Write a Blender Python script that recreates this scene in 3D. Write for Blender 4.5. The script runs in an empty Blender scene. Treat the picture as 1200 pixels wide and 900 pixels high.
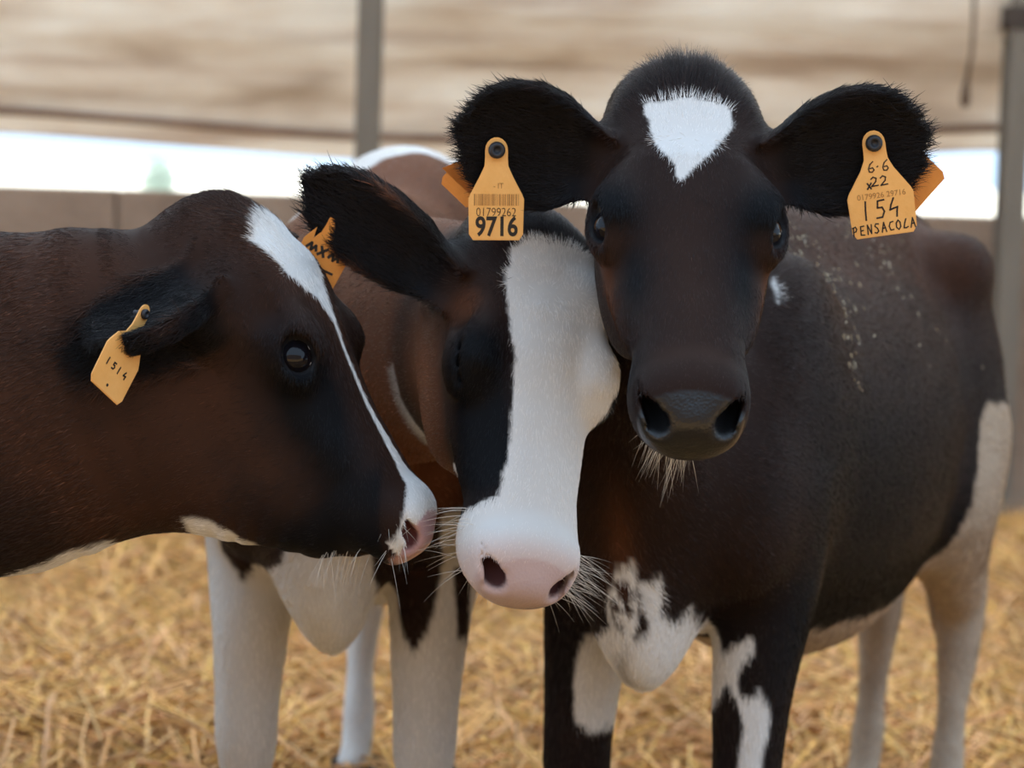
import bpy, bmesh, math, random, os
import numpy as np
from mathutils import Matrix, Vector

# ------------------------------------------------------------------ camera
SC = bpy.context.scene
COL = SC.collection
FPX = 2833.0                    # focal length in pixels of a 1200 x 900 frame (85 mm lens)
CAM_H = 1.04
PITCH = math.atan(260.0 / FPX)
ROLL = math.radians(1.8)
cf = np.array([0, math.cos(PITCH), -math.sin(PITCH)])
r0 = np.array([1.0, 0, 0]); u0 = np.array([0, math.sin(PITCH), math.cos(PITCH)])
cr = math.cos(ROLL) * r0 + math.sin(ROLL) * u0
cu = -math.sin(ROLL) * r0 + math.cos(ROLL) * u0
CAMP = np.array([0, 0, CAM_H])
cam_data = bpy.data.cameras.new('camera')
cam = bpy.data.objects.new('camera', cam_data); COL.objects.link(cam)
m = Matrix(((cr[0], cu[0], -cf[0], CAMP[0]), (cr[1], cu[1], -cf[1], CAMP[1]),
            (cr[2], cu[2], -cf[2], CAMP[2]), (0, 0, 0, 1)))
cam.matrix_world = m
cam_data.sensor_width = 36.0
cam_data.lens = FPX * 36.0 / 1200.0
cam_data.clip_start = 0.05; cam_data.clip_end = 400
cam_data.dof.use_dof = True
cam_data.dof.focus_distance = 2.38
cam_data.dof.aperture_fstop = 5.0
SC.camera = cam

# ------------------------------------------------------------------ light
vs = SC.view_settings
vs.view_transform = 'Standard'; vs.look = 'None'; vs.gamma = 1.0; vs.exposure = 0.6
try: vs.use_curve_mapping = False
except Exception: pass
world = bpy.data.worlds.new('world'); SC.world = world
world.use_nodes = True
bgn = world.node_tree.nodes['Background']
bgn.inputs[0].default_value = (0.56, 0.76, 1.0, 1)
bgn.inputs[1].default_value = 1.2
sun_data = bpy.data.lights.new('sun', 'SUN')
sun_data.energy = 9.0; sun_data.angle = math.radians(3); sun_data.color = (1.0, 0.95, 0.87)
sun = bpy.data.objects.new('sun', sun_data); COL.objects.link(sun)
sun.rotation_euler = Vector((-0.30, 0.75, 0.95)).normalized().to_track_quat('Z', 'Y').to_euler()

def at(px, py, d):
    """a point seen at pixel (px, py) at depth d along the view axis"""
    p = CAMP + d * (cf + cr * (px - 600) / FPX + cu * (450 - py) / FPX)
    return p

# ------------------------------------------------------------------ implicit surfaces -> mesh
class Field:
    def __init__(s, xs, ys, zs):
        s.ax = [np.asarray(a, np.float32) for a in (xs, ys, zs)]
        s.F = np.full([len(a) for a in s.ax], 1.0, np.float32)
    def block(s, lo, hi):
        sl = []
        for a, l, h in zip(s.ax, lo, hi):
            i = max(0, int(np.searchsorted(a, l)) - 1); j = min(len(a), int(np.searchsorted(a, h)) + 1)
            if j <= i: return None
            sl.append(slice(i, j))
        return tuple(sl)
    def add(s, lo, hi, fn, k=0.02, cut=False):
        lo = np.asarray(lo) - k - 0.012; hi = np.asarray(hi) + k + 0.012
        sl = s.block(lo, hi)
        if sl is None: return
        X = s.ax[0][sl[0]][:, None, None]; Y = s.ax[1][sl[1]][None, :, None]; Z = s.ax[2][sl[2]][None, None, :]
        d = fn(X, Y, Z).astype(np.float32)
        a = s.F[sl]
        if cut:
            d = -d
            h = np.maximum(k - np.abs(a - d), 0) / k
            s.F[sl] = np.maximum(a, d) + h * h * k * 0.25
        else:
            h = np.maximum(k - np.abs(a - d), 0) / k
            s.F[sl] = np.minimum(a, d) - h * h * k * 0.25

def axis(lo, hi, flo, fhi, fine, coarse):
    """grid coordinates: fine steps inside [flo, fhi], coarse ones outside, with a soft change between"""
    out = [flo]; st = fine
    while out[-1] < fhi: out.append(out[-1] + fine)
    st = fine
    while out[-1] < hi:
        st = min(coarse, st * 1.15); out.append(out[-1] + st)
    left = [flo]; st = fine
    while left[-1] > lo:
        st = min(coarse, st * 1.15); left.append(left[-1] - st)
    return np.array(left[:0:-1] + out)

def surface_nets(fld):
    F = fld.F; ax = fld.ax
    S = F < 0
    nx, ny, nz = F.shape
    cnt = np.zeros((nx - 1, ny - 1, nz - 1), np.int8)
    for i in (0, 1):
        for j in (0, 1):
            for k in (0, 1):
                cnt += S[i:nx - 1 + i, j:ny - 1 + j, k:nz - 1 + k]
    act = (cnt > 0) & (cnt < 8)
    I = np.argwhere(act)
    idx = np.full(act.shape, -1, np.int32); idx[act] = np.arange(len(I), dtype=np.int32)
    acc = np.zeros((len(I), 3)); n = np.zeros(len(I))
    corner = [(0,0,0),(1,0,0),(0,1,0),(1,1,0),(0,0,1),(1,0,1),(0,1,1),(1,1,1)]
    edges = [(0,1),(2,3),(4,5),(6,7),(0,2),(1,3),(4,6),(5,7),(0,4),(1,5),(2,6),(3,7)]
    V = [F[I[:,0]+c[0], I[:,1]+c[1], I[:,2]+c[2]].astype(np.float64) for c in corner]
    for a, b in edges:
        va, vb = V[a], V[b]
        mk = (va < 0) != (vb < 0)
        t = np.where(mk, va / np.where(mk, va - vb, 1), 0)
        for d in range(3):
            ca = ax[d][I[:, d] + corner[a][d]]; cb = ax[d][I[:, d] + corner[b][d]]
            acc[:, d] += np.where(mk, ca + (cb - ca) * t, 0)
        n += mk
    P = acc / n[:, None]
    quads = []
    for d in range(3):
        sl0 = [slice(None)] * 3; sl1 = [slice(None)] * 3
        sl0[d] = slice(0, -1); sl1[d] = slice(1, None)
        ch = S[tuple(sl0)] != S[tuple(sl1)]
        E = np.argwhere(ch)
        o1, o2 = [(1, 2), (2, 0), (0, 1)][d]
        ok = (E[:, o1] > 0) & (E[:, o2] > 0) & (E[:, o1] < F.shape[o1] - 1) & (E[:, o2] < F.shape[o2] - 1)
        E = E[ok]
        inside = S[E[:, 0], E[:, 1], E[:, 2]]
        q = []
        for du, dv in ((-1, -1), (0, -1), (0, 0), (-1, 0)):
            c = E.copy(); c[:, o1] += du; c[:, o2] += dv
            q.append(idx[c[:, 0], c[:, 1], c[:, 2]])
        q = np.stack(q, 1)
        q[~inside] = q[~inside][:, ::-1]
        quads.append(q)
    Q = np.concatenate(quads)
    Q = Q[(Q >= 0).all(1)]
    # keep only the largest connected lot of faces is not needed: the blobs are joined by design
    return P, Q

def relax(P, Q, it=1, lam=0.5):
    for _ in range(it):
        A = np.zeros_like(P); n = np.zeros(len(P))
        for a, b in ((0, 1), (1, 2), (2, 3), (3, 0)):
            np.add.at(A, Q[:, a], P[Q[:, b]]); np.add.at(n, Q[:, a], 1)
            np.add.at(A, Q[:, b], P[Q[:, a]]); np.add.at(n, Q[:, b], 1)
        P = P * (1 - lam) + lam * A / np.maximum(n, 1)[:, None]
    return P

def vnormals(P, Q):
    n = np.cross(P[Q[:, 2]] - P[Q[:, 0]], P[Q[:, 3]] - P[Q[:, 1]])
    N = np.zeros_like(P)
    for c in range(4): np.add.at(N, Q[:, c], n)
    return N / np.maximum(np.linalg.norm(N, axis=1), 1e-12)[:, None]

def unit(v):
    v = np.asarray(v, float); return v / np.linalg.norm(v)

def f_ell(c, r, R=None):
    """ellipsoid at c with radii r, axes = columns of R; returns (lo, hi, fn)"""
    c = np.asarray(c, float); r = np.asarray(r, float)
    R = np.eye(3) if R is None else np.asarray(R, float)
    e = np.sqrt(((R * r[None, :]) ** 2).sum(1))
    def fn(X, Y, Z):
        x, y, z = X - c[0], Y - c[1], Z - c[2]
        k0 = 0; k1 = 0
        for i in range(3):
            l = x * R[0, i] + y * R[1, i] + z * R[2, i]
            k0 = k0 + (l / r[i]) ** 2; k1 = k1 + (l / r[i] ** 2) ** 2
        k0 = np.sqrt(k0); k1 = np.sqrt(k1)
        return k0 * (k0 - 1) / np.maximum(k1, 1e-6)
    return c - e, c + e, fn

def f_cone(c0, c1, s0, s1, up=(0, 0, 1)):
    """limb or trunk piece: elliptic section (half width, half height) s0 at c0 to s1 at c1"""
    c0 = np.asarray(c0, float); c1 = np.asarray(c1, float)
    if np.isscalar(s0): s0 = (s0, s0)
    if np.isscalar(s1): s1 = (s1, s1)
    t = c1 - c0; L = np.linalg.norm(t); t = t / L
    side = np.cross(t, np.asarray(up, float))
    if np.linalg.norm(side) < 1e-3: side = np.cross(t, (0, 1, 0))
    side = unit(side); upv = np.cross(side, t)
    m = max(max(s0), max(s1))
    lo = np.minimum(c0, c1) - m; hi = np.maximum(c0, c1) + m
    def fn(X, Y, Z):
        x, y, z = X - c0[0], Y - c0[1], Z - c0[2]
        lt = x * t[0] + y * t[1] + z * t[2]
        h = np.clip(lt / L, 0, 1)
        hs = h
        a = s0[0] + (s1[0] - s0[0]) * hs; b = s0[1] + (s1[1] - s0[1]) * hs
        ls = (x * side[0] + y * side[1] + z * side[2]); lu = (x * upv[0] + y * upv[1] + z * upv[2])
        le = lt - h * L
        g = np.minimum(a, b)
        return (np.sqrt((ls / a) ** 2 + (lu / b) ** 2 + (le / (0.8 * g)) ** 2) - 1) * g
    return lo, hi, fn

def chain(fld, pts, sec, k=0.03, up=(0, 0, 1), sub=4):
    """smooth tapering tube through pts, joined to the rest as one piece"""
    pts = np.asarray(pts, float); sec = np.array([(v, v) if np.isscalar(v) else v for v in sec], float)
    D = np.concatenate([pts, sec], 1)
    D = np.concatenate([[2 * D[0] - D[1]], D, [2 * D[-1] - D[-2]]])
    out = []
    for i in range(1, len(D) - 2):
        for t in np.arange(sub) / sub:
            p0, p1, p2, p3 = D[i - 1:i + 3]
            out.append(0.5 * (2 * p1 + (p2 - p0) * t + (2 * p0 - 5 * p1 + 4 * p2 - p3) * t * t + (3 * p1 - p0 - 3 * p2 + p3) * t ** 3))
    out.append(D[-2]); out = np.array(out)
    segs = [f_cone(out[i, :3], out[i + 1, :3], tuple(out[i, 3:]), tuple(out[i + 1, 3:]), up) for i in range(len(out) - 1)]
    lo = np.min([g[0] for g in segs], 0); hi = np.max([g[1] for g in segs], 0)
    sl = fld.block(lo - k - .012, hi + k + .012)
    if sl is None: return
    tmp = Field(*[a[q] for a, q in zip(fld.ax, sl)])
    for l, h, fn in segs:
        q = tmp.block(l - k - .012, h + k + .012)
        if q is None: continue
        X = tmp.ax[0][q[0]][:, None, None]; Y = tmp.ax[1][q[1]][None, :, None]; Z = tmp.ax[2][q[2]][None, None, :]
        tmp.F[q] = np.minimum(tmp.F[q], fn(X, Y, Z))
    a = fld.F[sl]; d = tmp.F
    h = np.maximum(k - np.abs(a - d), 0) / k
    fld.F[sl] = np.minimum(a, d) - h * h * k * 0.25

def table(xs, vs_, n=400):
    """smooth interpolation through a short table"""
    xs = np.asarray(xs, float); vs_ = np.asarray(vs_, float)
    t = np.linspace(xs[0], xs[-1], n); v = np.interp(t, xs, vs_)
    w = max(3, n // 28) | 1; pad = w // 2
    ker = np.hanning(w + 2)[1:-1]; ker /= ker.sum()
    ve = np.concatenate([2 * v[0] - v[pad:0:-1], v, 2 * v[-1] - v[-2:-pad - 2:-1]])
    return t, np.convolve(ve, ker, 'valid')

class Frame:
    """a placed local frame: world = o + R @ (s * local)"""
    def __init__(s, o, R, sc=1.0): s.o = np.asarray(o, float); s.R = np.asarray(R, float); s.s = sc; s.mw = 1.0; s.pz = 0.0
    def w(s, p): return s.o + s.R @ (s.s * np.asarray(p, float))
    def d(s, v): return s.R @ np.asarray(v, float)
    def loc(s, P): return ((P - s.o) @ s.R) / s.s

def rotz(a): c, s = math.cos(a), math.sin(a); return np.array([[c, -s, 0], [s, c, 0], [0, 0, 1.0]])
def roty(a): c, s = math.cos(a), math.sin(a); return np.array([[c, 0, s], [0, 1.0, 0], [-s, 0, c]])
def rotx(a): c, s = math.cos(a), math.sin(a); return np.array([[1.0, 0, 0], [0, c, -s], [0, s, c]])

def head_frame(anchor_local, anchor_world, tilt, yaw, roll=0, sc=1.0):
    """x: poll to muzzle, y: the calf's left, z: out of the forehead. yaw 0 looks at the camera side (-Y), 90 to +X"""
    t = math.radians(tilt)
    xh = np.array([0, -math.sin(t), -math.cos(t)]); yh = np.array([1.0, 0, 0]); zh = np.cross(xh, yh)
    R = np.stack([xh, yh, zh], 1)
    R = roty(math.radians(roll)) @ rotz(math.radians(yaw)) @ R
    return Frame(np.asarray(anchor_world) - R @ (sc * np.asarray(anchor_local, float)), R, sc)

def mesh_object(name, P, Q, parent=None, mat=None, smooth=True):
    me = bpy.data.meshes.new(name)
    me.from_pydata(P.tolist() if hasattr(P, 'tolist') else P, [], Q.tolist() if hasattr(Q, 'tolist') else Q)
    if smooth: me.polygons.foreach_set('use_smooth', [True] * len(me.polygons))
    ob = bpy.data.objects.new(name, me); COL.objects.link(ob)
    if mat: me.materials.append(mat)
    if parent: ob.parent = parent
    return ob
# ------------------------------------------------------------------ materials
def new_mat(name):
    mt = bpy.data.materials.new(name); mt.use_nodes = True
    nt = mt.node_tree; return mt, nt, nt.nodes['Principled BSDF']
def N(nt, typ, **kw):
    n = nt.nodes.new(typ)
    for k, v in kw.items():
        if k.startswith('i_'):
            key = k[2:]; n.inputs[int(key) if key.isdigit() else key.replace('_', ' ')].default_value = v
        else: setattr(n, k, v)
    return n
def ramp(nt, stops):
    r = N(nt, 'ShaderNodeValToRGB'); e = r.color_ramp.elements
    e[0].position, e[0].color = stops[0][0], (*stops[0][1], 1); e[1].position, e[1].color = stops[-1][0], (*stops[-1][1], 1)
    for p, c in stops[1:-1]:
        q = e.new(p); q.color = (*c, 1)
    return r
def noise_mat(name, stops, scale=6, detail=6, rough=.85, bump=.2, bscale=None, stretch=(1, 1, 1), spec=.3):
    mt, nt, b = new_mat(name)
    tc = N(nt, 'ShaderNodeTexCoord'); mp = N(nt, 'ShaderNodeMapping'); mp.inputs['Scale'].default_value = stretch
    nt.links.new(tc.outputs['Object'], mp.inputs[0])
    nz = N(nt, 'ShaderNodeTexNoise', i_Scale=scale, i_Detail=detail, i_Roughness=.62)
    nt.links.new(mp.outputs[0], nz.inputs['Vector'])
    r = ramp(nt, stops); nt.links.new(nz.outputs[0], r.inputs[0]); nt.links.new(r.outputs[0], b.inputs['Base Color'])
    b.inputs['Roughness'].default_value = rough; b.inputs['Specular IOR Level'].default_value = spec
    if bump:
        n2 = N(nt, 'ShaderNodeTexNoise', i_Scale=bscale or scale * 4, i_Detail=8); nt.links.new(mp.outputs[0], n2.inputs['Vector'])
        bp = N(nt, 'ShaderNodeBump', i_Strength=bump, i_Distance=.02)
        nt.links.new(n2.outputs[0], bp.inputs['Height']); nt.links.new(bp.outputs[0], b.inputs['Normal'])
    return mt

def tag(o, label=None, cat=None, group=None, kind=None):
    for k, v in (('label', label), ('category', cat), ('group', group), ('kind', kind)):
        if v: o[k] = v
    return o
def empty(name, loc):
    o = bpy.data.objects.new(name, None); COL.objects.link(o); o.location = loc; o.empty_display_size = .1
    return o
def box(name, lo, hi, mat, parent=None, bevel=0.0, rot=None):
    """bevelled box from lo to hi (world), origin at the centre of its base"""
    lo = np.array(lo, float); hi = np.array(hi, float); c = (lo + hi) / 2; c[2] = lo[2]
    bm = bmesh.new(); bmesh.ops.create_cube(bm, size=1)
    for v in bm.verts:
        v.co = Vector(((v.co.x) * (hi[0] - lo[0]), v.co.y * (hi[1] - lo[1]), (v.co.z + .5) * (hi[2] - lo[2])))
    if bevel: bmesh.ops.bevel(bm, geom=bm.edges[:], offset=bevel, segments=2, affect='EDGES', profile=.5)
    me = bpy.data.meshes.new(name); bm.to_mesh(me); bm.free(); me.materials.append(mat)
    o = bpy.data.objects.new(name, me); COL.objects.link(o); o.location = c
    if parent: o.parent = parent
    return o

# ------------------------------------------------------------------ the barn
WALL_Y = 7.63; WALL_H = 0.915
M_earth = noise_mat('trodden_straw_earth', [(.3, (.26, .15, .06)), (.7, (.50, .32, .13))], 9, 8, .95, .5)
M_conc = noise_mat('stained_concrete', [(.25, (.15, .098, .066)), (.5, (.27, .185, .13)), (.8, (.38, .28, .205))], 2.2, 9, .9, .35, 30)
M_steel = noise_mat('dull_painted_steel', [(.3, (.125, .102, .078)), (.7, (.205, .170, .130))], 5, 6, .6, .1, 60, (1, 1, .15))
M_dark = noise_mat('dark_steel', [(.3, (.03, .02, .014)), (.7, (.07, .048, .035))], 12, 6, .7, .2)
M_field = noise_mat('dry_pale_field', [(.3, (.60, .57, .47)), (.7, (.76, .73, .62))], 1.5, 8, .95, .2)
M_roof, nt, bs = new_mat('milky_translucent_roof_sheet')
bs.inputs['Base Color'].default_value = (.72, .71, .68, 1); bs.inputs['Roughness'].default_value = .5
tr = N(nt, 'ShaderNodeBsdfTranslucent'); tr.inputs[0].default_value = (.86, .91, .96, 1)
mx = N(nt, 'ShaderNodeMixShader'); mx.inputs[0].default_value = .75
nt.links.new(bs.outputs[0], mx.inputs[1]); nt.links.new(tr.outputs[0], mx.inputs[2]); nt.links.new(mx.outputs[0], nt.nodes['Material Output'].inputs[0])
M_rope = noise_mat('brown_rope', [(.3, (.06, .035, .02)), (.7, (.13, .08, .05))], 60, 4, .9, .4)

rng = np.random.default_rng(7)
def hills(x, y):
    return (.025 * np.sin(1.7 * x + .6 * y) + .03 * np.sin(.9 * y - 1.3 * x + 1.1) + .018 * np.sin(3.9 * x + 2.3 * y + .5) + .012 * np.sin(6.1 * y - 4.2 * x))
def floor_height(x, y):
    return 0.03 * 0 + hills(x, y) * .55 - .035

gx = np.linspace(-9, 9, 181); gy = np.linspace(-3.5, WALL_Y, 112)
GX, GY = np.meshgrid(gx, gy, indexing='ij')
GP = np.stack([GX, GY, floor_height(GX, GY)], -1).reshape(-1, 3)
ii = np.arange(len(gx) * len(gy)).reshape(len(gx), len(gy))
GQ = np.stack([ii[:-1, :-1], ii[1:, :-1], ii[1:, 1:], ii[:-1, 1:]], -1).reshape(-1, 4)
floor = tag(mesh_object('floor', GP, GQ, None, M_earth), 'trodden earth floor of the shed under the straw', kind='structure')

wall = empty('wall_back', (0, WALL_Y, 0)); tag(wall, 'low brown stained concrete panel wall behind the calves', kind='structure')
def wall_panel(x0, x1):
    p = box('panel', (x0 + .003, WALL_Y, -.08), (x1 - .003, WALL_Y + .14, WALL_H), M_conc, None, .012)
    p.parent = wall; p.location = Vector(p.location) - Vector((0, WALL_Y, 0))
joint = at(135, 300, WALL_Y)[0] + .0
for k in range(-5, 7):
    wall_panel(joint + (k - 1) * 1.50, joint + k * 1.50)
# steel posts of the shed side
POSTS = [at(430, 200, WALL_Y - .16)[0] + k * 1.99 for k in range(-3, 5)]
for k, x in enumerate(POSTS):
    p = empty('trim_%d' % (k + 1), (x, WALL_Y - .14, 0)); tag(p, 'grey brown steel post of the shed side', kind='structure')
    def part(name, lo, hi, mat):
        q = box(name, lo, hi, mat, None, .004); q.parent = p; q.location = Vector(q.location) - Vector(p.location)
    w = .037
    part('web', (x - .006, WALL_Y - .185, 0), (x + .006, WALL_Y - .09, 3.3), M_steel)
    part('flange', (x - w, WALL_Y - .195, 0), (x + w, WALL_Y - .184, 3.3), M_steel)
    part('flange', (x - w, WALL_Y - .091, 0), (x + w, WALL_Y - .080, 3.3), M_steel)
    if k == 4: part('bracket', (x - .055, WALL_Y - .20, 1.49), (x + .10, WALL_Y - .075, 1.56), M_dark)
# roof on its beams: added out of view to block sun and soften top light
roof = box('ceiling_added', (-9, 3.1, 3.32), (9, WALL_Y + 2.3, 3.36), M_roof); tag(roof, 'unseen translucent roof added over the open shed for soft top light', kind='structure')
for k, yy in enumerate((3.3, 5.4, WALL_Y - .14)):
    b = box('beam_%d' % (k + 1), (-9, yy - .05, 3.20), (9, yy + .05, 3.32), M_steel, None, .006); tag(b, 'steel roof beam', kind='structure'); b.name = 'trim_%d' % (20 + k)

# rolled side curtain: tarpaulin hanging in loose folds behind the posts
M_tarp, nt, bs = new_mat('dusty_cream_tarpaulin')
tc = N(nt, 'ShaderNodeTexCoord'); mp = N(nt, 'ShaderNodeMapping'); mp.inputs['Scale'].default_value = (.55, 1, 2.2)
nt.links.new(tc.outputs['Object'], mp.inputs[0])
nz = N(nt, 'ShaderNodeTexNoise', i_Scale=1.9, i_Detail=9, i_Roughness=.6); nt.links.new(mp.outputs[0], nz.inputs['Vector'])
r = ramp(nt, [(.30, (.50, .40, .31)), (.43, (.68, .59, .50)), (.56, (.77, .71, .64)), (.8, (.82, .79, .75))]); nt.links.new(nz.outputs[0], r.inputs[0])
bs.inputs['Roughness'].default_value = .65
mp2 = N(nt, 'ShaderNodeMapping'); mp2.inputs['Scale'].default_value = (.30, 1, 5.5); mp2.inputs['Rotation'].default_value = (0, .035, 0); nt.links.new(tc.outputs['Object'], mp2.inputs[0])
nz2 = N(nt, 'ShaderNodeTexNoise', i_Scale=2.2, i_Detail=7, i_Roughness=.55); nt.links.new(mp2.outputs[0], nz2.inputs['Vector'])
r2 = ramp(nt, [(.34, (.50, .36, .26)), (.46, (.90, .86, .82)), (.62, (1, 1, 1))]); nt.links.new(nz2.outputs[0], r2.inputs[0])
mu = N(nt, 'ShaderNodeMix', data_type='RGBA', blend_type='MULTIPLY'); mu.inputs[0].default_value = .42
nt.links.new(r.outputs[0], mu.inputs[6]); nt.links.new(r2.outputs[0], mu.inputs[7])
nt.links.new(mu.outputs[2], bs.inputs['Base Color'])
tr = N(nt, 'ShaderNodeBsdfTranslucent'); nt.links.new(mu.outputs[2], tr.inputs[0])
mx = N(nt, 'ShaderNodeMixShader'); mx.inputs[0].default_value = .55
nt.links.new(bs.outputs[0], mx.inputs[1]); nt.links.new(tr.outputs[0], mx.inputs[2])
nt.links.new(mx.outputs[0], nt.nodes['Material Output'].inputs[0])

def hem_height(x):
    """height of the lower edge: sags to the left post, lifts to the right"""
    xs = [-9, -3.2, -1.62, -1.2, -.5, 0.0, 1.0, 1.45, 3.5, 9]
    zs = [1.13, 1.12, 1.115, 1.095, 1.062, 1.07, 1.11, 1.16, 1.12, 1.13]
    t = table(xs, zs, 300); return np.interp(x, *t)
TY = WALL_Y - .03
def fold(u, z):
    """distance from the vertical plane: lengthwise folds, with slack swags between the posts"""
    b = np.zeros_like(u)
    for z0, a, w, sl, ph in ((1.15, .045, .022, .010, 0), (1.25, .035, .03, .02, 1.2), (1.37, .06, .035, -.012, .4), (1.47, .05, .03, .016, 2.2), (1.60, .05, .04, -.02, 1), (1.8, .06, .05, .02, 3), (2.1, .06, .06, .01, 1), (2.5, .05, .06, .01, 1)):
        zc = z0 + sl * u + .018 * np.sin(1.6 * u + ph) + .008 * np.sin(5.1 * u + 2 * ph)
        b += a * (.6 + .4 * np.sin(1.1 * u + 3 * ph)) * np.tanh((z - zc) / w) * .95
    b += .012 * np.sin(5 * u + 9 * z) * np.exp(-((z - 1.4) / .3) ** 2) + .006 * np.sin(13 * u - 17 * z)
    return b
def curtain(name, x0, x1, label):
    root = empty(name, ((x0 + x1) / 2, TY, 1.0)); tag(root, label, 'tarpaulin', 'side curtains of the shed')
    n, mz = int((x1 - x0) / .025), 150
    U = np.linspace(x0, x1, n)[:, None] * np.ones((1, mz)); hz = hem_height(U)
    T = np.linspace(0, 1, mz)[None, :] ** 1.5
    Zc = hz + .045 + (3.2 - hz - .045) * T
    Yc = TY - fold(U, Zc)
    P = np.stack([U, Yc, Zc], -1).reshape(-1, 3)
    ii = np.arange(n * mz).reshape(n, mz)
    Q = np.stack([ii[:-1, :-1], ii[1:, :-1], ii[1:, 1:], ii[:-1, 1:]], -1).reshape(-1, 4)
    o = mesh_object('sheet', P - np.array(root.location), Q, root, M_tarp)
    sd = o.modifiers.new('thickness', 'SOLIDIFY'); sd.thickness = .0015
    # bottom hem: the sheet turned round a pipe, with a loose lip below
    a = np.linspace(0, 2 * np.pi, 13)[:-1]
    u = np.linspace(x0, x1, n)
    y0 = TY - fold(u, hem_height(u) + .045)
    ring = np.stack([np.stack([u, y0 - .008 + .012 * np.cos(t), hem_height(u) + .040 + .013 * np.sin(t)], -1) for t in a], 1).reshape(-1, 3)
    jj = np.arange(n * 12).reshape(n, 12)
    Qr = np.stack([jj[:-1], np.roll(jj[:-1], -1, 1), np.roll(jj[1:], -1, 1), jj[1:]], -1).reshape(-1, 4)
    mesh_object('hem_roll', ring - np.array(root.location), Qr, root, M_hem)
    P2 = np.stack([np.stack([u, y0 + .015 - .012 * t, hem_height(u) + .052 - .085 * t], -1) for t in np.linspace(0, 1, 4)], 1).reshape(-1, 3)
    kk = np.arange(n * 4).reshape(n, 4)
    o2 = mesh_object('lip', P2 - np.array(root.location), np.stack([kk[:-1, :-1], kk[1:, :-1], kk[1:, 1:], kk[:-1, 1:]], -1).reshape(-1, 4), root, M_tarp)
    sd = o2.modifiers.new('thickness', 'SOLIDIFY'); sd.thickness = .0015
    return root
M_hem = noise_mat('brown_stained_hem', [(.3, (.13, .07, .045)), (.7, (.26, .16, .11))], 4, 6, .8, .2)
xr = 8.5
curtain('side_curtain', -8.5, xr, 'cream tarpaulin curtain gathered in long folds behind the steel posts')

M_board = noise_mat('weathered_boards', [(.3, (.10, .075, .055)), (.7, (.19, .15, .115))], 4, 6, .85, .2, 30, (4, 4, .3))
shed = empty('wall_front_added', (0, -4.2, 0)); tag(shed, 'weathered board wall added behind the camera to block low front light', kind='structure')  # unseen wall, added so that light reaches the calves from above
for k in range(-26, 26):
    q = box('plank', (k * .30 + .006, -4.24, -.1), (k * .30 + .294, -4.2 + .012 * (k % 2), 3.6), M_board, None, .004); q.parent = shed; q.location = Vector(q.location) - Vector(shed.location)
field = box('ground_outside', (-90, WALL_Y + .2, -.25), (90, 200, -.10), M_field); tag(field, 'pale sunlit field beyond the low wall', kind='structure')
field2 = box('ground_outside', (-90, -90, -.25), (90, -3.4, -.10), M_earth); tag(field2, 'bare earth yard in front of the open shed', kind='structure')
# ------------------------------------------------------------------ calf anatomy
HX   = [-0.02, 0.01, 0.05, 0.10, 0.15, 0.20, 0.25, 0.30, 0.35, 0.385]
H_T  = table(HX, [-0.030, -0.004, 0.010, 0.014, 0.008, -0.002, -0.008, -0.010, -0.012, -0.022])
H_B  = table(HX, [-0.100, -0.130, -0.160, -0.178, -0.182, -0.168, -0.142, -0.117, -0.100, -0.090])
H_W  = table(HX, [0.050, 0.068, 0.082, 0.088, 0.084, 0.073, 0.063, 0.058, 0.059, 0.052])
EYE = np.array([0.165, 0.0690, -0.028]); EYE_R = 0.0225

def head_loft(fr):
    lo, hi = np.array([-0.05, -0.10, -0.20]), np.array([0.42, 0.10, 0.03])
    cs = np.array([fr.w((x, y, z)) for x in (lo[0], hi[0]) for y in (lo[1], hi[1]) for z in (lo[2], hi[2])])
    def fn(X, Y, Z):
        x, y, z = (X - fr.o[0]), (Y - fr.o[1]), (Z - fr.o[2])
        R = fr.R / fr.s
        lx = x * R[0, 0] + y * R[1, 0] + z * R[2, 0]
        ly = np.abs(x * R[0, 1] + y * R[1, 1] + z * R[2, 1])
        lz = x * R[0, 2] + y * R[1, 2] + z * R[2, 2]
        cx = np.clip(lx, HX[0], HX[-1])
        zt = np.interp(cx, *H_T); zb = np.interp(cx, *H_B); w = np.interp(cx, *H_W) * (1 - (1 - fr.mw) * np.clip((cx - .23) / .07, 0, 1))
        zc = (zt + zb) / 2; h = (zt - zb) / 2
        q = np.clip((lz - zc) / h, -1.3, 1.1)
        w = w * (1 + 0.20 * q - 0.10 * q * q)
        p = 2.5
        g = np.minimum(w, h)
        e = (lx - cx) / (0.9 * g)
        d = (((ly / w) ** p + np.abs((lz - zc) / h) ** p + np.abs(e) ** p) ** (1 / p) - 1) * g
        return d * fr.s
    return cs.min(0), cs.max(0), fn

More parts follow.
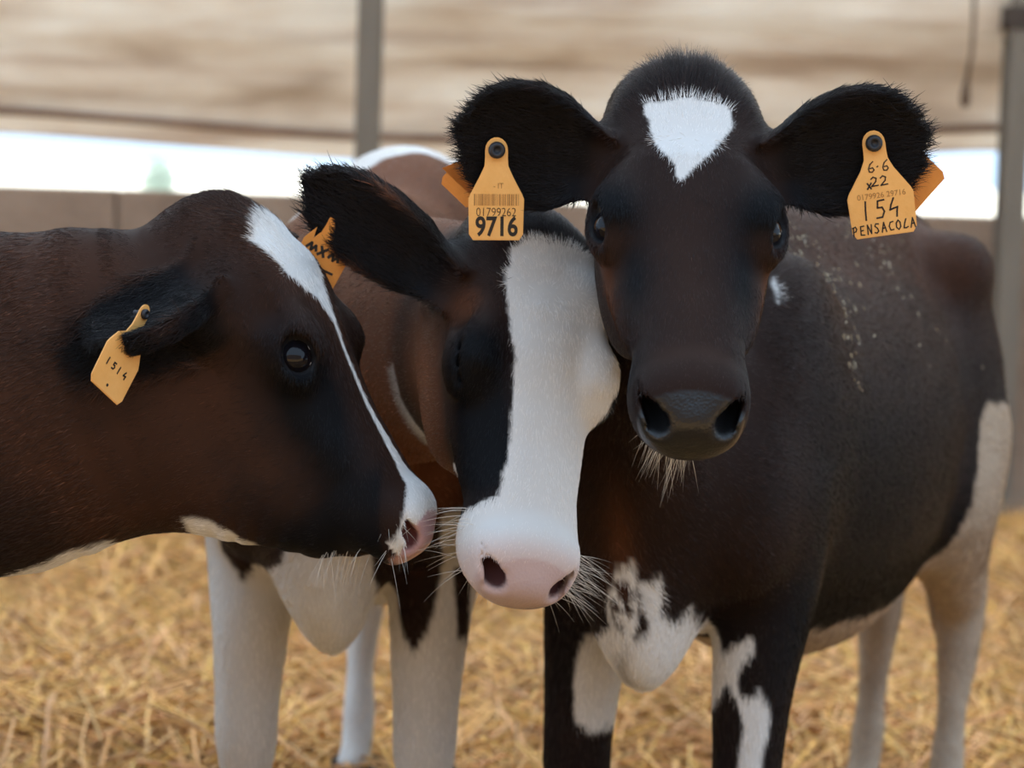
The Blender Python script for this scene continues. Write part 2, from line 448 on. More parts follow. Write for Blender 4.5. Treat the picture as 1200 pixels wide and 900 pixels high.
def f_ear(base, eu, en, L, W, cup=0.35, bend=0.0, th=0.0062):
    base = np.asarray(base, float); eu = unit(eu); en = np.asarray(en, float); en = unit(en - eu * np.dot(en, eu))
    ev = np.cross(en, eu)
    T = table([0, .12, .30, .50, .68, .82, .92, .975, 1.0], [.46, .60, .86, 1.0, .97, .80, .55, .30, .05])
    cs = np.array([base + eu * a + ev * b + en * c for a in (-.02, L + .01) for b in (-W, W) for c in (-W * .5, W)])
    def fn(X, Y, Z):
        x, y, z = X - base[0], Y - base[1], Z - base[2]
        u = x * eu[0] + y * eu[1] + z * eu[2]; v = x * ev[0] + y * ev[1] + z * ev[2]; n = x * en[0] + y * en[1] + z * en[2]
        t = np.clip(u / L, 0, 1)
        w = W * np.interp(t, *T)
        mid = cup * W * ((v / np.maximum(w, .35 * W)) ** 2 * (1.15 - 0.75 * t) - 0.45) + bend * t * t * L
        a = np.abs(n - mid) * 0.8 - th * (1.25 - 0.4 * t)
        b = np.maximum((np.abs(v) - w) * 0.75, np.maximum(u - L, -u))
        return np.sqrt(np.maximum(a, 0) ** 2 + np.maximum(b, 0) ** 2) + np.minimum(np.maximum(a, b), 0) - 0.003
    return cs.min(0), cs.max(0), fn

def add_local(fld, fr, c, r, k, cut=False, R=None):
    """ellipsoid in head coordinates"""
    RR = fr.R if R is None else fr.R @ R
    fld.add(*f_ell(fr.w(c), np.asarray(r) * fr.s, RR), k=k * fr.s, cut=cut)

def head(fld, fr, ears, eye_open=(1.0, 1.0)):
    fr.ears = ears
    fld.add(*head_loft(fr), k=0.05)
    ex = EYE[0]; m = fr.mw
    for s in (-1, 1):
        add_local(fld, fr, (ex - .003, s * 0.073, -0.028), (0.042, 0.0275, 0.034), 0.020)       # orbit
        add_local(fld, fr, (ex - .030, s * 0.070, -0.004), (0.036, 0.018, 0.012), 0.022)      # brow
        add_local(fld, fr, (0.165, s * 0.050, -0.118), (0.075, 0.030, 0.055), 0.030)          # cheek muscle
        add_local(fld, fr, (0.225, s * 0.055, -0.062), (0.050, 0.012, 0.012), 0.025)          # cheek bone ridge
        add_local(fld, fr, (0.022, s * 0.052, -0.012), (0.018, 0.014, 0.012), 0.02)           # horn bud
        add_local(fld, fr, (0.350, s * 0.037 * m, -0.070), (0.042, 0.027 * m, 0.027), 0.02)           # lip pad
        add_local(fld, fr, (0.368, s * 0.034 * m, -0.036), (0.024, 0.023 * m, 0.023), 0.014)          # nostril wing
    add_local(fld, fr, (0.006, 0, -0.045 + fr.pz), (0.050, 0.066, 0.055), 0.035)                       # poll
    add_local(fld, fr, (0.362, 0, -0.046), (0.034, 0.049 * m, 0.039), 0.02)                       # muzzle
    add_local(fld, fr, (0.338, 0, -0.104), (0.044, 0.038, 0.020), 0.012)                      # chin
    # hollows beside the nose bridge, mouth, eyes, nostrils are cut in
    for s in (-1, 1):
        add_local(fld, fr, (0.245, s * 0.077, 0.006), (0.050, 0.020, 0.024), 0.030, True)
        add_local(fld, fr, (0.085, s * 0.100, 0.000), (0.035, 0.022, 0.030), 0.030, True)
    add_local(fld, fr, (0.398, 0, -0.0865), (0.03, 0.05, 0.0026), 0.008, True)
    for s, op in zip((-1, 1), eye_open):
        nd = unit((0.12, s * 0.80, 0.52)); ld = unit(np.array((1, 0, 0)) - nd * nd[0]); ld = unit(ld + (0, 0, -.25)); ld = unit(ld - nd * np.dot(ld, nd))
        add_local(fld, fr, np.array((ex, s * EYE[1], EYE[2])) + nd * 0.026, (0.0255, 0.0180, max(0.0022, 0.0185 * op)), 0.005, True,
                  R=np.stack([ld, nd, np.cross(ld, nd)], 1))
        Rn = rotz(s * -0.30) @ rotx(s * 0.65)
        add_local(fld, fr, (0.388, s * 0.0385 * m, -0.038), (0.034, 0.0060, 0.0130), 0.006, True, R=Rn)
        add_local(fld, fr, (0.384, s * 0.0450 * m, -0.0295), (0.024, 0.0050, 0.0075), 0.006, True, R=Rn)
    for e in ears:
        b = fr.w(e['base'])
        eu = unit(e['u'])
        en = unit(e['n'])
        fld.add(*f_cone(b - eu * 0.035 - en * .006, b + eu * 0.032 - en * .012, 0.034, (0.022, 0.022)), k=0.028)
        fld.add(*f_ear(b + eu * 0.002 + en * .006, eu, e['n'], e['L'], e['W'], e.get('cup', .35), e.get('bend', 0)), k=0.014)

def body(fld, fr, legs, barrel=1.0, tail=True, ty=0.0, sag=0.0):
    """trunk in body coordinates: x forward, y left, z up, origin on the ground under the withers"""
    W = fr.w
    B = barrel
    pts = [(0.16, 0, .66), (0.04, 0, .70), (-.14, 0, .700), (-.38, 0, .685 - sag * .4), (-.60, 0, .715 - sag), (-.80, 0, .79 - sag), (-.93, 0, .80)]
    sec = [(.105, .15), (.150, .215), (.185 * B, .255), (.205 * B, .280 + sag * .4), (.195 * B, .258 + sag), (.165, .185 + sag), (.12, .14)]
    chain(fld, [W(p) for p in pts], sec, 0.06)
    chain(fld, [W(p) for p in [(.02, 0, .88), (-.12, 0, .945), (-.45, 0, .95), (-.80, 0, .955), (-.93, 0, .93)]],
          [(.05, .07), (.045, .05), (.06, .035), (.07, .04), (.05, .04)], 0.07)
    for s in (-1, 1):
        fld.add(*f_ell(W((-.02, s * .115, .74)), (.13, .06, .20), fr.R @ roty(-.25)), k=.05)      # shoulder blade
        fld.add(*f_ell(W((.09, s * .105, .64)), (.075, .06, .10), fr.R), k=.045)                  # point of shoulder
        fld.add(*f_ell(W((-.74, s * .155, .905)), (.07, .045, .05), fr.R), k=.06)                 # hook bone
        fld.add(*f_ell(W((-.95, s * .07, .88)), (.05, .035, .045), fr.R), k=.05)                  # pin bone
        fld.add(*f_ell(W((-.80, s * .125, .70)), (.15, .085, .20), fr.R @ roty(.25)), k=.06)      # thigh
    fld.add(*f_ell(W((.13, 0, .545)), (.10, .062, .085), fr.R), k=.05)                            # brisket
    fld.add(*f_ell(W((.14, .01, .485)), (.07, .034, .06), fr.R), k=.04)                           # dewlap
    fr.legs = legs
    for lg in legs:
        P = [W(p) for p in lg['p']]
        chain(fld, P, lg['r'], lg.get('k', 0.022), up=fr.d((1, 0, 0)))
    if tail:
        chain(fld, [W(p) for p in [(-.95, 0, .93), (-1.02, ty * .3, .90), (-1.045, ty * .8, .75), (-1.04, ty, .50)]], [.03, .022, .016, .012], .02)
        chain(fld, [W(p) for p in [(-1.04, ty, .50), (-1.04, ty, .38), (-1.035, ty, .26)]], [.014, .032, .006], .02)

def fore(s, x=0.0, y=0.115, spread=0.0, kx=0.0, up=1.0):
    """front leg: shoulder to coronet (half width, half depth)"""
    return {'p': [(x - .01, s * y, .66), (x - .03, s * (y + .003), .55), (x + .0, s * (y + spread * .3), .44), (x + .015 + kx, s * (y + spread * .6), .335),
                  (x + .016 + kx, s * (y + spread * .65), .285), (x + .006 + kx * .7, s * (y + spread * .85), .20), (x + .006 + kx * .5, s * (y + spread), .125),
                  (x + .025 + kx * .5, s * (y + spread), .07), (x + .04 + kx * .5, s * (y + spread), .045)],
            'r': [(.075, .09), (.064, .085), (.052, .060), (.043, .048), (.042, .045), (.028, .033), (.033, .038), (.030, .034), (.036, .044)]}

def hind(s, x=0.0, y=0.115, hy=None):
    hy = y if hy is None else hy
    return {'p': [(-.76 + x, s * (y + .02), .66), (-.70 + x, s * (y + .03), .56), (-.80 + x, s * (hy + .008), .455), (-.895 + x, s * hy, .375), (-.885 + x, s * hy, .30),
                  (-.865 + x, s * hy, .20), (-.85 + x, s * hy, .125), (-.83 + x, s * hy, .07), (-.815 + x, s * hy, .045)],
            'r': [(.085, .13), (.080, .11), (.052, .075), (.040, .055), (.036, .044), (.025, .031), (.030, .036), (.028, .032), (.034, .042)], 'k': 0.03}

# ------------------------------------------------------------------ the three calves
def bodyframe(x, y, hx, hy):
    f = unit((hx, hy, 0)); l = np.array([-f[1], f[0], 0])
    return Frame((x, y, 0), np.stack([f, l, (0, 0, 1)], 1))

FINE, COARSE = 0.0034, 0.010
def grid_for(pts_lo, pts_hi, hlo, hhi):
    return Field(*[axis(pts_lo[i], pts_hi[i], hlo[i], hhi[i], FINE, COARSE) for i in range(3)])

def ear(fr, s, u, n, L=0.150, W=0.060, **k):
    d = {'base': (0.060, s * 0.078, -0.040), 'u': u, 'n': n, 'L': L, 'W': W}; d.update(k); return d

# C: the calf that looks straight out, body turned away to the right
def build_C():
    hf = head_frame((0.163, 0, 0), at(808, 246, 2.36), 44, 0, 0, 1.0); hf.mw = .88
    bf = bodyframe(0.215, 2.93, -0.40, -0.916)
    wC = bf.w
    fld = grid_for((-.12, 2.1, 0.03), (1.0, 4.1, 1.25), *head_box(hf))
    body(fld, bf, [fore(1, .02, .105), fore(-1, .02, .115), hind(1, -.06, .115, .13), hind(-1, -.20, .115, .035)], ty=.08, sag=.038)
    hb = hf.w((0.08, 0, -0.09))
    chain(fld, [wC((-.02, 0, .84)), wC((.14, 0, .84)), hf.w((.055, 0, -.16)), hf.w((.03, 0, -.075))],
          [(.10, .15), (.090, .155), (.074, .12), (.065, .075)], .05)
    chain(fld, [hf.w((.15, 0, -.17)), wC((.19, 0, .70)), wC((.16, 0, .56))], [(.03, .05), (.022, .05), (.03, .05)], .04)
    add_local(fld, hf, (-.010, 0, -.040), (.042, .064, .05), .035)
    head(fld, hf, [ear(hf, -1, (-1, -.06, .18), (-.05, -1, -.25)), ear(hf, 1, (1, -.02, .22), (.05, -1, -.25), L=.165)], (.72, .72))
    return fld, hf, bf

# B: the calf in the middle, head laid against its neighbour
def build_B():
    hf = head_frame((0.385, 0, -0.03), at(620, 668, 2.41), 33, 21, 12, .955)
    bf = bodyframe(-0.213, 3.08, -0.06, -1)
    wB = bf.w
    fld = grid_for((-.60, 2.1, 0.03), (.25, 4.3, 1.25), *head_box(hf))
    body(fld, bf, [fore(1, .02, .118), fore(-1, .02, .112), hind(1, 0, .115, .05), hind(-1, 0, .115, .075)])
    fld.add(*f_ell(wB((-.66, 0, .955)), (.24, .11, .105), bf.R), k=.07)
    chain(fld, [wB((-.02, 0, .82)), wB((.14, .03, .82)), hf.w((.055, 0, -.15)), hf.w((.03, 0, -.075))],
          [(.10, .16), (.105, .16), (.085, .12), (.065, .075)], .05)
    head(fld, hf, [ear(hf, -1, (-1, .15, .62), (-.25, -1, -.3), L=.195, W=.043), ear(hf, 1, (.35, .92, .1), (.9, -.3, -.3))], (0.08, 0.05))
    return fld, hf, bf

# A: the calf seen from the side, coming in from the left
def build_A():
    hf = head_frame((0.385, 0, -0.03), at(490, 612, 2.46), 35, 76, 0, .92); hf.pz = -.010
    bf = bodyframe(-1.02, 2.62, .985, -.17)
    wA = bf.w
    fld = grid_for((-2.2, 2.1, 0.03), (.05, 3.2, 1.25), *head_box(hf))
    body(fld, bf, [fore(1, .02, .11), fore(-1, .02, .11), hind(1), hind(-1)])
    chain(fld, [wA((-.02, 0, .80)), at(-60, 475, 2.52), at(110, 440, 2.48), hf.w((.09, 0, -.14)), hf.w((.03, 0, -.075))],
          [(.11, .19), (.10, .185), (.09, .155), (.08, .12), (.06, .075)], .05)
    chain(fld, [at(200, 500, 2.49), at(300, 545, 2.475), at(385, 600, 2.465)], [(.07, .10), (.06, .085), (.045, .05)], .04)
    head(fld, hf, [ear(hf, -1, (-.80, -.50, -.36), (-.35, -.45, .6), L=.135, W=.044, base=(.066, -.078, -.060)), ear(hf, 1, (-.45, .85, .1), (.6, .2, .3))])
    return fld, hf, bf

def head_box(hf):
    cs = np.array([hf.w((x, y, z)) for x in (-.04, .42) for y in (-.15, .15) for z in (-.16, .03)])
    return cs.min(0) - .01, cs.max(0) + .01
# ------------------------------------------------------------------ coats: colour and hair
BLACK = np.array((.0034, .0032, .0044)); BROWN = np.array((.041, .0185, .0115)); RUST = np.array((.180, .062, .025))
TAN = np.array((.26, .15, .085)); WHITE = np.array((.80, .775, .75)); CREAM = np.array((.60, .49, .38)); PINK = np.array((.62, .36, .33))

def wob(P, f, seed, oct=3):
    """cheap smooth noise in about [-1, 1]"""
    r = np.random.default_rng(seed); out = np.zeros(len(P)); a = 1.0; tot = 0
    for o in range(oct):
        for _ in range(4):
            d = r.normal(size=3); d *= f * (1.9 ** o) / np.linalg.norm(d)
            out += a * np.sin(P @ d + r.uniform(0, 6.28)); tot += a * .5
        a *= .6
    return out / tot * .7
def poly_sd(poly, x, y):
    """signed distance to a polygon, negative inside"""
    p = np.asarray(poly, float); d = np.full(x.shape, 1e9); ins = np.zeros(x.shape, bool)
    for i in range(len(p)):
        a = p[i]; b = p[(i + 1) % len(p)]; e = b - a
        t = np.clip(((x - a[0]) * e[0] + (y - a[1]) * e[1]) / max(e @ e, 1e-12), 0, 1)
        d = np.minimum(d, np.hypot(x - a[0] - t * e[0], y - a[1] - t * e[1]))
        c = ((a[1] > y) != (b[1] > y)) & (x < (b[0] - a[0]) * (y - a[1]) / ((b[1] - a[1]) if b[1] != a[1] else 1e-12) + a[0])
        ins ^= c
    return np.where(ins, -d, d)
def sm(x, a, b): t = np.clip((x - a) / (b - a), 0, 1); return t * t * (3 - 2 * t)
def blob(h, c, r): return np.exp(-(((h - np.array(c)) / np.array(r)) ** 2).sum(1))
def mixc(c, k, w): return c * (1 - w[:, None]) + (np.asarray(k)[None, :] if np.ndim(k) == 1 else k) * w[:, None]
def inside(sd, w=.0015): return sm(-sd, -w, w)
def pad_mask(h):
    q = np.sqrt(((h[:, 0] - .396) / .026) ** 2 + (h[:, 1] / .054) ** 2 + ((h[:, 2] + .043) / .040) ** 2)
    return sm(-q, -1.06, -.94)
def ear_mask(P, hf):
    m_ = np.zeros(len(P))
    for e in hf.ears:
        eu = unit(e['u']); d = P - hf.w(e['base']); u = d @ eu; rr = np.linalg.norm(d - u[:, None] * eu, axis=1)
        m_ = np.maximum(m_, sm(u, .004, .030) * (u < e['L'] + .03) * sm(-rr / e['W'], -1.22, -1.02))
    return m_

def nostril(h, mw=1.0):  # mask for the dark of the nostril hollows, painted into the coat colour
    out = np.zeros(len(h))
    for s in (-1, 1):
        Rn = rotz(s * -0.30) @ rotx(s * 0.65); q = ((h - (.382, s * .0385 * mw, -.038)) @ Rn) / (.030, .0072, .0145)
        out = np.maximum(out, sm(-np.linalg.norm(q, axis=1), -1.12, -.9))
    return out

def coat_C(P, hf, bf):
    h = hf.loc(P); b = bf.loc(P); hd = sm(-np.linalg.norm((h - (.19, 0, -.08)) / (.30, .16, .20), axis=1), -1.0, -.8)
    n1 = wob(P, 9, 1); n2 = wob(P, 40, 2)
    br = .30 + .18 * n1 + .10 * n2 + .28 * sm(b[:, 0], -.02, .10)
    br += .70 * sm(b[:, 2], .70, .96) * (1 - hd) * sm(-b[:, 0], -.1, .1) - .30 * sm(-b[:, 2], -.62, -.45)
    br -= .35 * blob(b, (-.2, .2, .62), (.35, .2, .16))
    f = .50 + .12 * n1 + .1 * n2
    ay = np.stack([h[:, 0], np.abs(h[:, 1]), h[:, 2]], 1)
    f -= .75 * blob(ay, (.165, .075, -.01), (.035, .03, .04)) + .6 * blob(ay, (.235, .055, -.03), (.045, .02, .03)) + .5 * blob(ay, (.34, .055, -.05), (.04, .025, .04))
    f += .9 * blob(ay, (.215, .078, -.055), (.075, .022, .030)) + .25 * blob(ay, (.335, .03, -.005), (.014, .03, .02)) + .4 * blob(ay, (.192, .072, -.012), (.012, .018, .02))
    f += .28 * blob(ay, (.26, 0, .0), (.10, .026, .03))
    br = br * (1 - hd) + f * hd
    br *= 1 - .9 * ear_mask(P, hf)
    br = np.clip(br, 0, 1.6)
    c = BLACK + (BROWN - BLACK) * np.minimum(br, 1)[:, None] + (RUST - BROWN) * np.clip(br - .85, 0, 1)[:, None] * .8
    fold = blob(b, (.235, .01, .62), (.05, .018, .07)); c = mixc(c, RUST, .40 * fold)
    w = np.zeros(len(P))
    wb = .0022 * wob(P, 160, 3) + .0012 * wob(P, 420, 4)
    sd = poly_sd([(.030, -.041), (.030, -.028), (.026, -.005), (.027, .022), (.029, .039), (.034, .046), (.049, .045), (.076, .036), (.095, .023), (.110, .012), (.122, 0), (.134, -.008), (.127, -.012), (.110, -.018), (.094, -.028), (.068, -.038), (.044, -.042)], h[:, 0], h[:, 1]) + wb
    w = np.maximum(w, inside(sd) * (h[:, 2] > -.05))
    fr = (b[:, 0] > -.06)
    wb2 = .004 * wob(P, 60, 5) + .002 * wob(P, 200, 6)
    for poly in ([(-.090, .475), (-.01, .512), (.02, .512), (.012, .47), (-.01, .44), (-.05, .345), (-.079, .352), (-.101, .358), (-.106, .408), (-.102, .456)],
                 [(.005, .582), (.022, .590), (.026, .548), (.022, .508), (.015, .480), (-.004, .505), (-.007, .538)],
                 [(.027, .568), (.049, .574), (.046, .530), (.031, .535)],
                 [(.042, .55), (.048, .528), (.057, .518), (.069, .535), (.066, .500), (.082, .468), (.092, .445), (.070, .40), (.040, .38), (.0, .38), (-.01, .46), (.018, .50), (.036, .508)],
                 [(.078, .468), (.118, .488), (.122, .476), (.105, .458), (.101, .438), (.106, .422), (.121, .420), (.130, .430), (.142, .408), (.139, .385), (.133, .338), (.125, .27), (.112, .27), (.110, .338), (.114, .388), (.102, .418), (.087, .436)]):
        w = np.maximum(w, inside(poly_sd(poly, b[:, 1], b[:, 2]) + wb2, .003) * fr)
    spk = sm(wob(P, 330, 9, 2), .05, .35) * blob(b, (.20, .01, .55), (.10, .016, .04)) * 1.6
    w = w * (1 - np.clip(spk, 0, 1)) * (1 - .5 * blob(b, (.20, .006, .455), (.10, .014, .045)) * sm(wob(P, 120, 10, 2), -.5, .4))
    # belly and hind legs: pale, boundary runs along the flank
    zb = np.interp(b[:, 0], [-1.1, -.86, -.78, -.72, -.695, -.682, -.668, -.64, -.50, -.36, -.15, -.06, .0], [.66, .70, .71, .715, .68, .58, .50, .465, .45, .45, .45, .44, .30])
    bel = sm(-(b[:, 2] - zb + 1.5 * wb2), -.006, .006) * (b[:, 0] < -.02)
    c = mixc(c, mixc(np.tile(CREAM, (len(P), 1)), TAN * .8, np.clip(.30 + .45 * wob(P, 18, 8) + .35 * sm(-b[:, 0], .72, .88) * sm(b[:, 2], .38, .5), 0, .8)), bel)
    w *= 1 - bel
    nk = inside(poly_sd([(.030, .915), (.040, .908), (.052, .885), (.044, .893)], b[:, 0], b[:, 2]) + .3 * wb2, .003) * (b[:, 1] > .06); w = np.maximum(w, nk)
    c = mixc(c, WHITE, w)
    chin = blob(h, (.345, -.012, -.128), (.035, .022, .016)); c = mixc(c, WHITE * .8, np.clip(chin * 1.2, 0, 1))
    pad = pad_mask(h)
    c = mixc(c, np.array((.007, .007, .009)), pad); c = mixc(c, BLACK * .4, nostril(h, hf.mw))
    return c, pad, h, b

def coat_B(P, hf, bf):
    h = hf.loc(P); b = bf.loc(P); hd = sm(-np.linalg.norm((h - (.19, 0, -.09)) / (.28, .17, .18), axis=1), -1.05, -.85)
    n1 = wob(P, 9, 11); n2 = wob(P, 45, 12)
    br = 1.45 + .3 * n1 + .15 * n2
    ay = np.stack([h[:, 0], np.abs(h[:, 1]), h[:, 2]], 1)
    f = .55 + .2 * n1 + .12 * n2
    f -= .9 * blob(ay, (.175, .075, -.01), (.05, .03, .05)) + .9 * blob(ay, (.255, .05, -.045), (.06, .03, .05))
    f += 1.5 * blob(ay, (.15, .07, -.135), (.10, .06, .065)) + .7 * blob(ay, (.10, .075, -.02), (.03, .03, .03)) + .6 * blob(ay, (.27, .05, -.12), (.06, .03, .03))
    br = br * (1 - hd) + f * hd
    br *= 1 - .93 * ear_mask(P, hf)
    br *= 1 - .85 * blob(h, (.0, 0, -.03), (.03, .09, .05))
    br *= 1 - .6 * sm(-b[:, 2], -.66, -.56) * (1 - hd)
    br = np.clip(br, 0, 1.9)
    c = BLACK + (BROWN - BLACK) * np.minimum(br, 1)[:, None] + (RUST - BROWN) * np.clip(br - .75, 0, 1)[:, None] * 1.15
    wb = .0026 * wob(P, 140, 13) + .0015 * wob(P, 420, 14)
    sd = poly_sd([(.018, -.020), (.030, -.042), (.077, -.050), (.112, -.045), (.161, -.034), (.216, -.031), (.251, -.032), (.289, -.036), (.312, -.042), (.325, -.075), (.328, -.12), (.46, -.12), (.46, .12),
                  (.31, .12), (.29, .075), (.22, .075), (.17, .092), (.13, .093), (.062, .083), (.014, .066)], h[:, 0], h[:, 1]) + wb
    w = inside(sd, .0018) * (h[:, 2] > -.17)
    w = np.maximum(w, inside(poly_sd([(.085, -.215), (.119, -.232), (.150, -.240), (.165, -.262), (.150, -.275), (.118, -.255), (.085, -.235)], h[:, 0], h[:, 2]) + wb, .003) * (h[:, 1] < -.02))
    w = np.maximum(w, inside(np.abs(h[:, 2] + .112 + .25 * (h[:, 0] - .3)) - .006 + wb, .002) * (h[:, 1] < -.02) * (h[:, 0] > .25) * (h[:, 0] < .345))
    # chest, belly and legs are white below a ragged edge; dark patches hang over the chest
    wb2 = .006 * wob(P, 45, 15) + .003 * wob(P, 160, 16)
    ed = np.interp(b[:, 1], [-.2, -.14, -.12, -.03, .0, .06, .1, .2], [.60, .575, .565, .575, .575, .575, .60, .62])
    low = sm(-(b[:, 2] - ed + wb2), -.005, .005) * (1 - hd)
    for poly in ([(.060, .59), (.063, .538), (.068, .510), (.081, .486), (.089, .446), (.106, .424), (.120, .45), (.129, .476), (.135, .514), (.142, .551), (.14, .62)],
                 [(.152, .53), (.170, .53), (.171, .433), (.158, .440)],
                 [(-.135, .62), (-.036, .60), (-.044, .550), (-.100, .524), (-.112, .496), (-.118, .505), (-.140, .54)]):
        low = low * (1 - inside(poly_sd(poly, b[:, 1], b[:, 2]) + .6 * wb2, .003) * (b[:, 0] > -.05))
    sad = sm(-(b[:, 0] + .52 + .08 * np.sin(3 * b[:, 1] * 6) + 2 * wb2), -.006, .006)
    wt = np.clip(np.maximum(low, sad), 0, 1)
    dirt = np.clip(.12 + .3 * wob(P, 12, 17) + .5 * blob(b, (.15, -.02, .58), (.3, .16, .05)), 0, .75)
    c = mixc(c, mixc(np.tile(WHITE, (len(P), 1)), CREAM * .9, dirt), wt * (1 - hd))
    c = mixc(c, WHITE, w * hd)
    pk = sm(h[:, 0], .345, .385) * hd; c = mixc(c, PINK * 1.05, .45 * pk)
    pad = pad_mask(h); c = mixc(c, np.array((.62, .45, .44)), pad); c = mixc(c, np.array((.06, .022, .022)), nostril(h))
    q = np.sin(h[:, 1] * 900 + 3 * np.sin(h[:, 2] * 700)) * np.sin(h[:, 2] * 800 + 1)
    fre = sm(q, .72, .9) * blob(h, (.40, .022, -.066), (.02, .018, .010)); c = mixc(c, np.array((.03, .02, .025)), np.clip(fre * 1.3, 0, 1))
    return c, pad, h, b

def coat_A(P, hf, bf):
    h = hf.loc(P); b = bf.loc(P); hd = sm(-np.linalg.norm((h - (.19, 0, -.09)) / (.28, .17, .19), axis=1), -1.05, -.85)
    n1 = wob(P, 8, 21); n2 = wob(P, 42, 22)
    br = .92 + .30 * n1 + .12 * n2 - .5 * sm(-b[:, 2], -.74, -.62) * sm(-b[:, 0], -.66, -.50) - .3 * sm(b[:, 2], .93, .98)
    ay = np.stack([h[:, 0], np.abs(h[:, 1]), h[:, 2]], 1)
    f = .95 + .18 * n1 + .12 * n2
    f -= 1.05 * blob(ay, (.165, .075, -.03), (.055, .05, .045)) + .9 * blob(ay, (.26, .05, -.05), (.06, .05, .035)) + .9 * blob(ay, (.345, .05, -.075), (.06, .05, .05))
    f -= .7 * blob(ay, (.31, .04, -.15), (.09, .05, .025)) + .5 * blob(ay, (.215, .07, -.035), (.04, .04, .05))
    br = br * (1 - hd) + f * hd
    br *= 1 - .95 * np.maximum(ear_mask(P, hf), blob(h, (.065, -.085, -.06), (.03, .025, .03)))
    br = np.clip(br, 0, 1.6)
    c = BLACK + (BROWN - BLACK) * np.minimum(br, 1)[:, None] + (RUST - BROWN) * np.clip(br - .8, 0, 1)[:, None] * .6
    wb = .0022 * wob(P, 150, 23) + .0012 * wob(P, 420, 24)
    hw = np.interp(h[:, 0], [-.03, .004, .016, .03, .05, .085, .118, .15, .20, .27, .32, .345, .36, .375, .42], [-.01, -.005, .045, .063, .058, .050, .016, .004, .004, .007, .013, .024, .044, .052, .052])
    w = inside(np.abs(h[:, 1] + .004) - hw + wb, .0018) * (h[:, 2] > -.055) 
    w *= 1 - sm(-(h[:, 0] * .9 + h[:, 2] * 2.2), -.255, -.235) * (h[:, 0] > .35) * 0
    wb2 = .004 * wob(P, 60, 25) + .002 * wob(P, 200, 26)
    w = np.maximum(w, inside(poly_sd([(.705, .58), (.712, .672), (.742, .672), (.772, .650), (.795, .630), (.795, .58)], b[:, 0], b[:, 2]) + wb2, .003) * (1 - .0 * hd))
    zl = np.interp(b[:, 0], [.3, .52, .56, .60, .64, .655], [.53, .592, .612, .630, .643, .585])
    w = np.maximum(w, sm(-(b[:, 2] - zl + wb2), -.004, .004) * (b[:, 0] < .66) * (b[:, 0] > .2) * (np.abs(b[:, 1]) < .12))
    w = np.maximum(w, sm(-(b[:, 2] - .40 + wb2), -.004, .004) * (b[:, 0] < .35))
    c = mixc(c, WHITE, w)
    lip = sm(-h[:, 2] - .6 * (h[:, 0] - .38), .052, .060) * sm(np.abs(h[:, 1]), .030, .036); c = mixc(c, BLACK * 1.3, lip * sm(h[:, 0], .30, .33))
    pad = pad_mask(h) * sm(-np.abs(h[:, 1]), -.048, -.040); c = mixc(c, np.array((.58, .34, .34)), pad); c = mixc(c, np.array((.10, .03, .03)), nostril(h))
    return c, pad, h, b

# --- materials of skin and hair
def skin_material(name):
    mt, nt, b = new_mat(name)
    at_ = N(nt, 'ShaderNodeAttribute', attribute_name='coat'); nt.links.new(at_.outputs['Color'], b.inputs['Base Color'])
    wet = N(nt, 'ShaderNodeAttribute', attribute_name='wet')
    mr = N(nt, 'ShaderNodeMapRange'); mr.inputs['To Min'].default_value = .62; mr.inputs['To Max'].default_value = .30
    nt.links.new(wet.outputs['Fac'], mr.inputs['Value']); nt.links.new(mr.outputs[0], b.inputs['Roughness'])
    tc = N(nt, 'ShaderNodeTexCoord'); v = N(nt, 'ShaderNodeTexVoronoi', i_Scale=330.0); nt.links.new(tc.outputs['Object'], v.inputs['Vector'])
    bp = N(nt, 'ShaderNodeBump', i_Distance=.0012); nt.links.new(v.outputs['Distance'], bp.inputs['Height'])
    mm = N(nt, 'ShaderNodeMath', operation='MULTIPLY'); mm.inputs[1].default_value = .22; nt.links.new(wet.outputs['Fac'], mm.inputs[0]); nt.links.new(mm.outputs[0], bp.inputs['Strength'])
    nt.links.new(bp.outputs[0], b.inputs['Normal'])
    ms = N(nt, 'ShaderNodeMapRange'); ms.inputs['To Min'].default_value = .10; ms.inputs['To Max'].default_value = .5; nt.links.new(wet.outputs['Fac'], ms.inputs['Value']); nt.links.new(ms.outputs[0], b.inputs['Specular IOR Level'])
    return mt
def hair_material(name, rough=.34, spec=.22):
    mt, nt, b = new_mat(name)
    at_ = N(nt, 'ShaderNodeAttribute', attribute_name='coat'); nt.links.new(at_.outputs['Color'], b.inputs['Base Color'])
    b.inputs['Roughness'].default_value = rough; b.inputs['Specular IOR Level'].default_value = spec
    return mt
M_skin = skin_material('calf_skin'); M_hair = hair_material('short_cattle_hair')

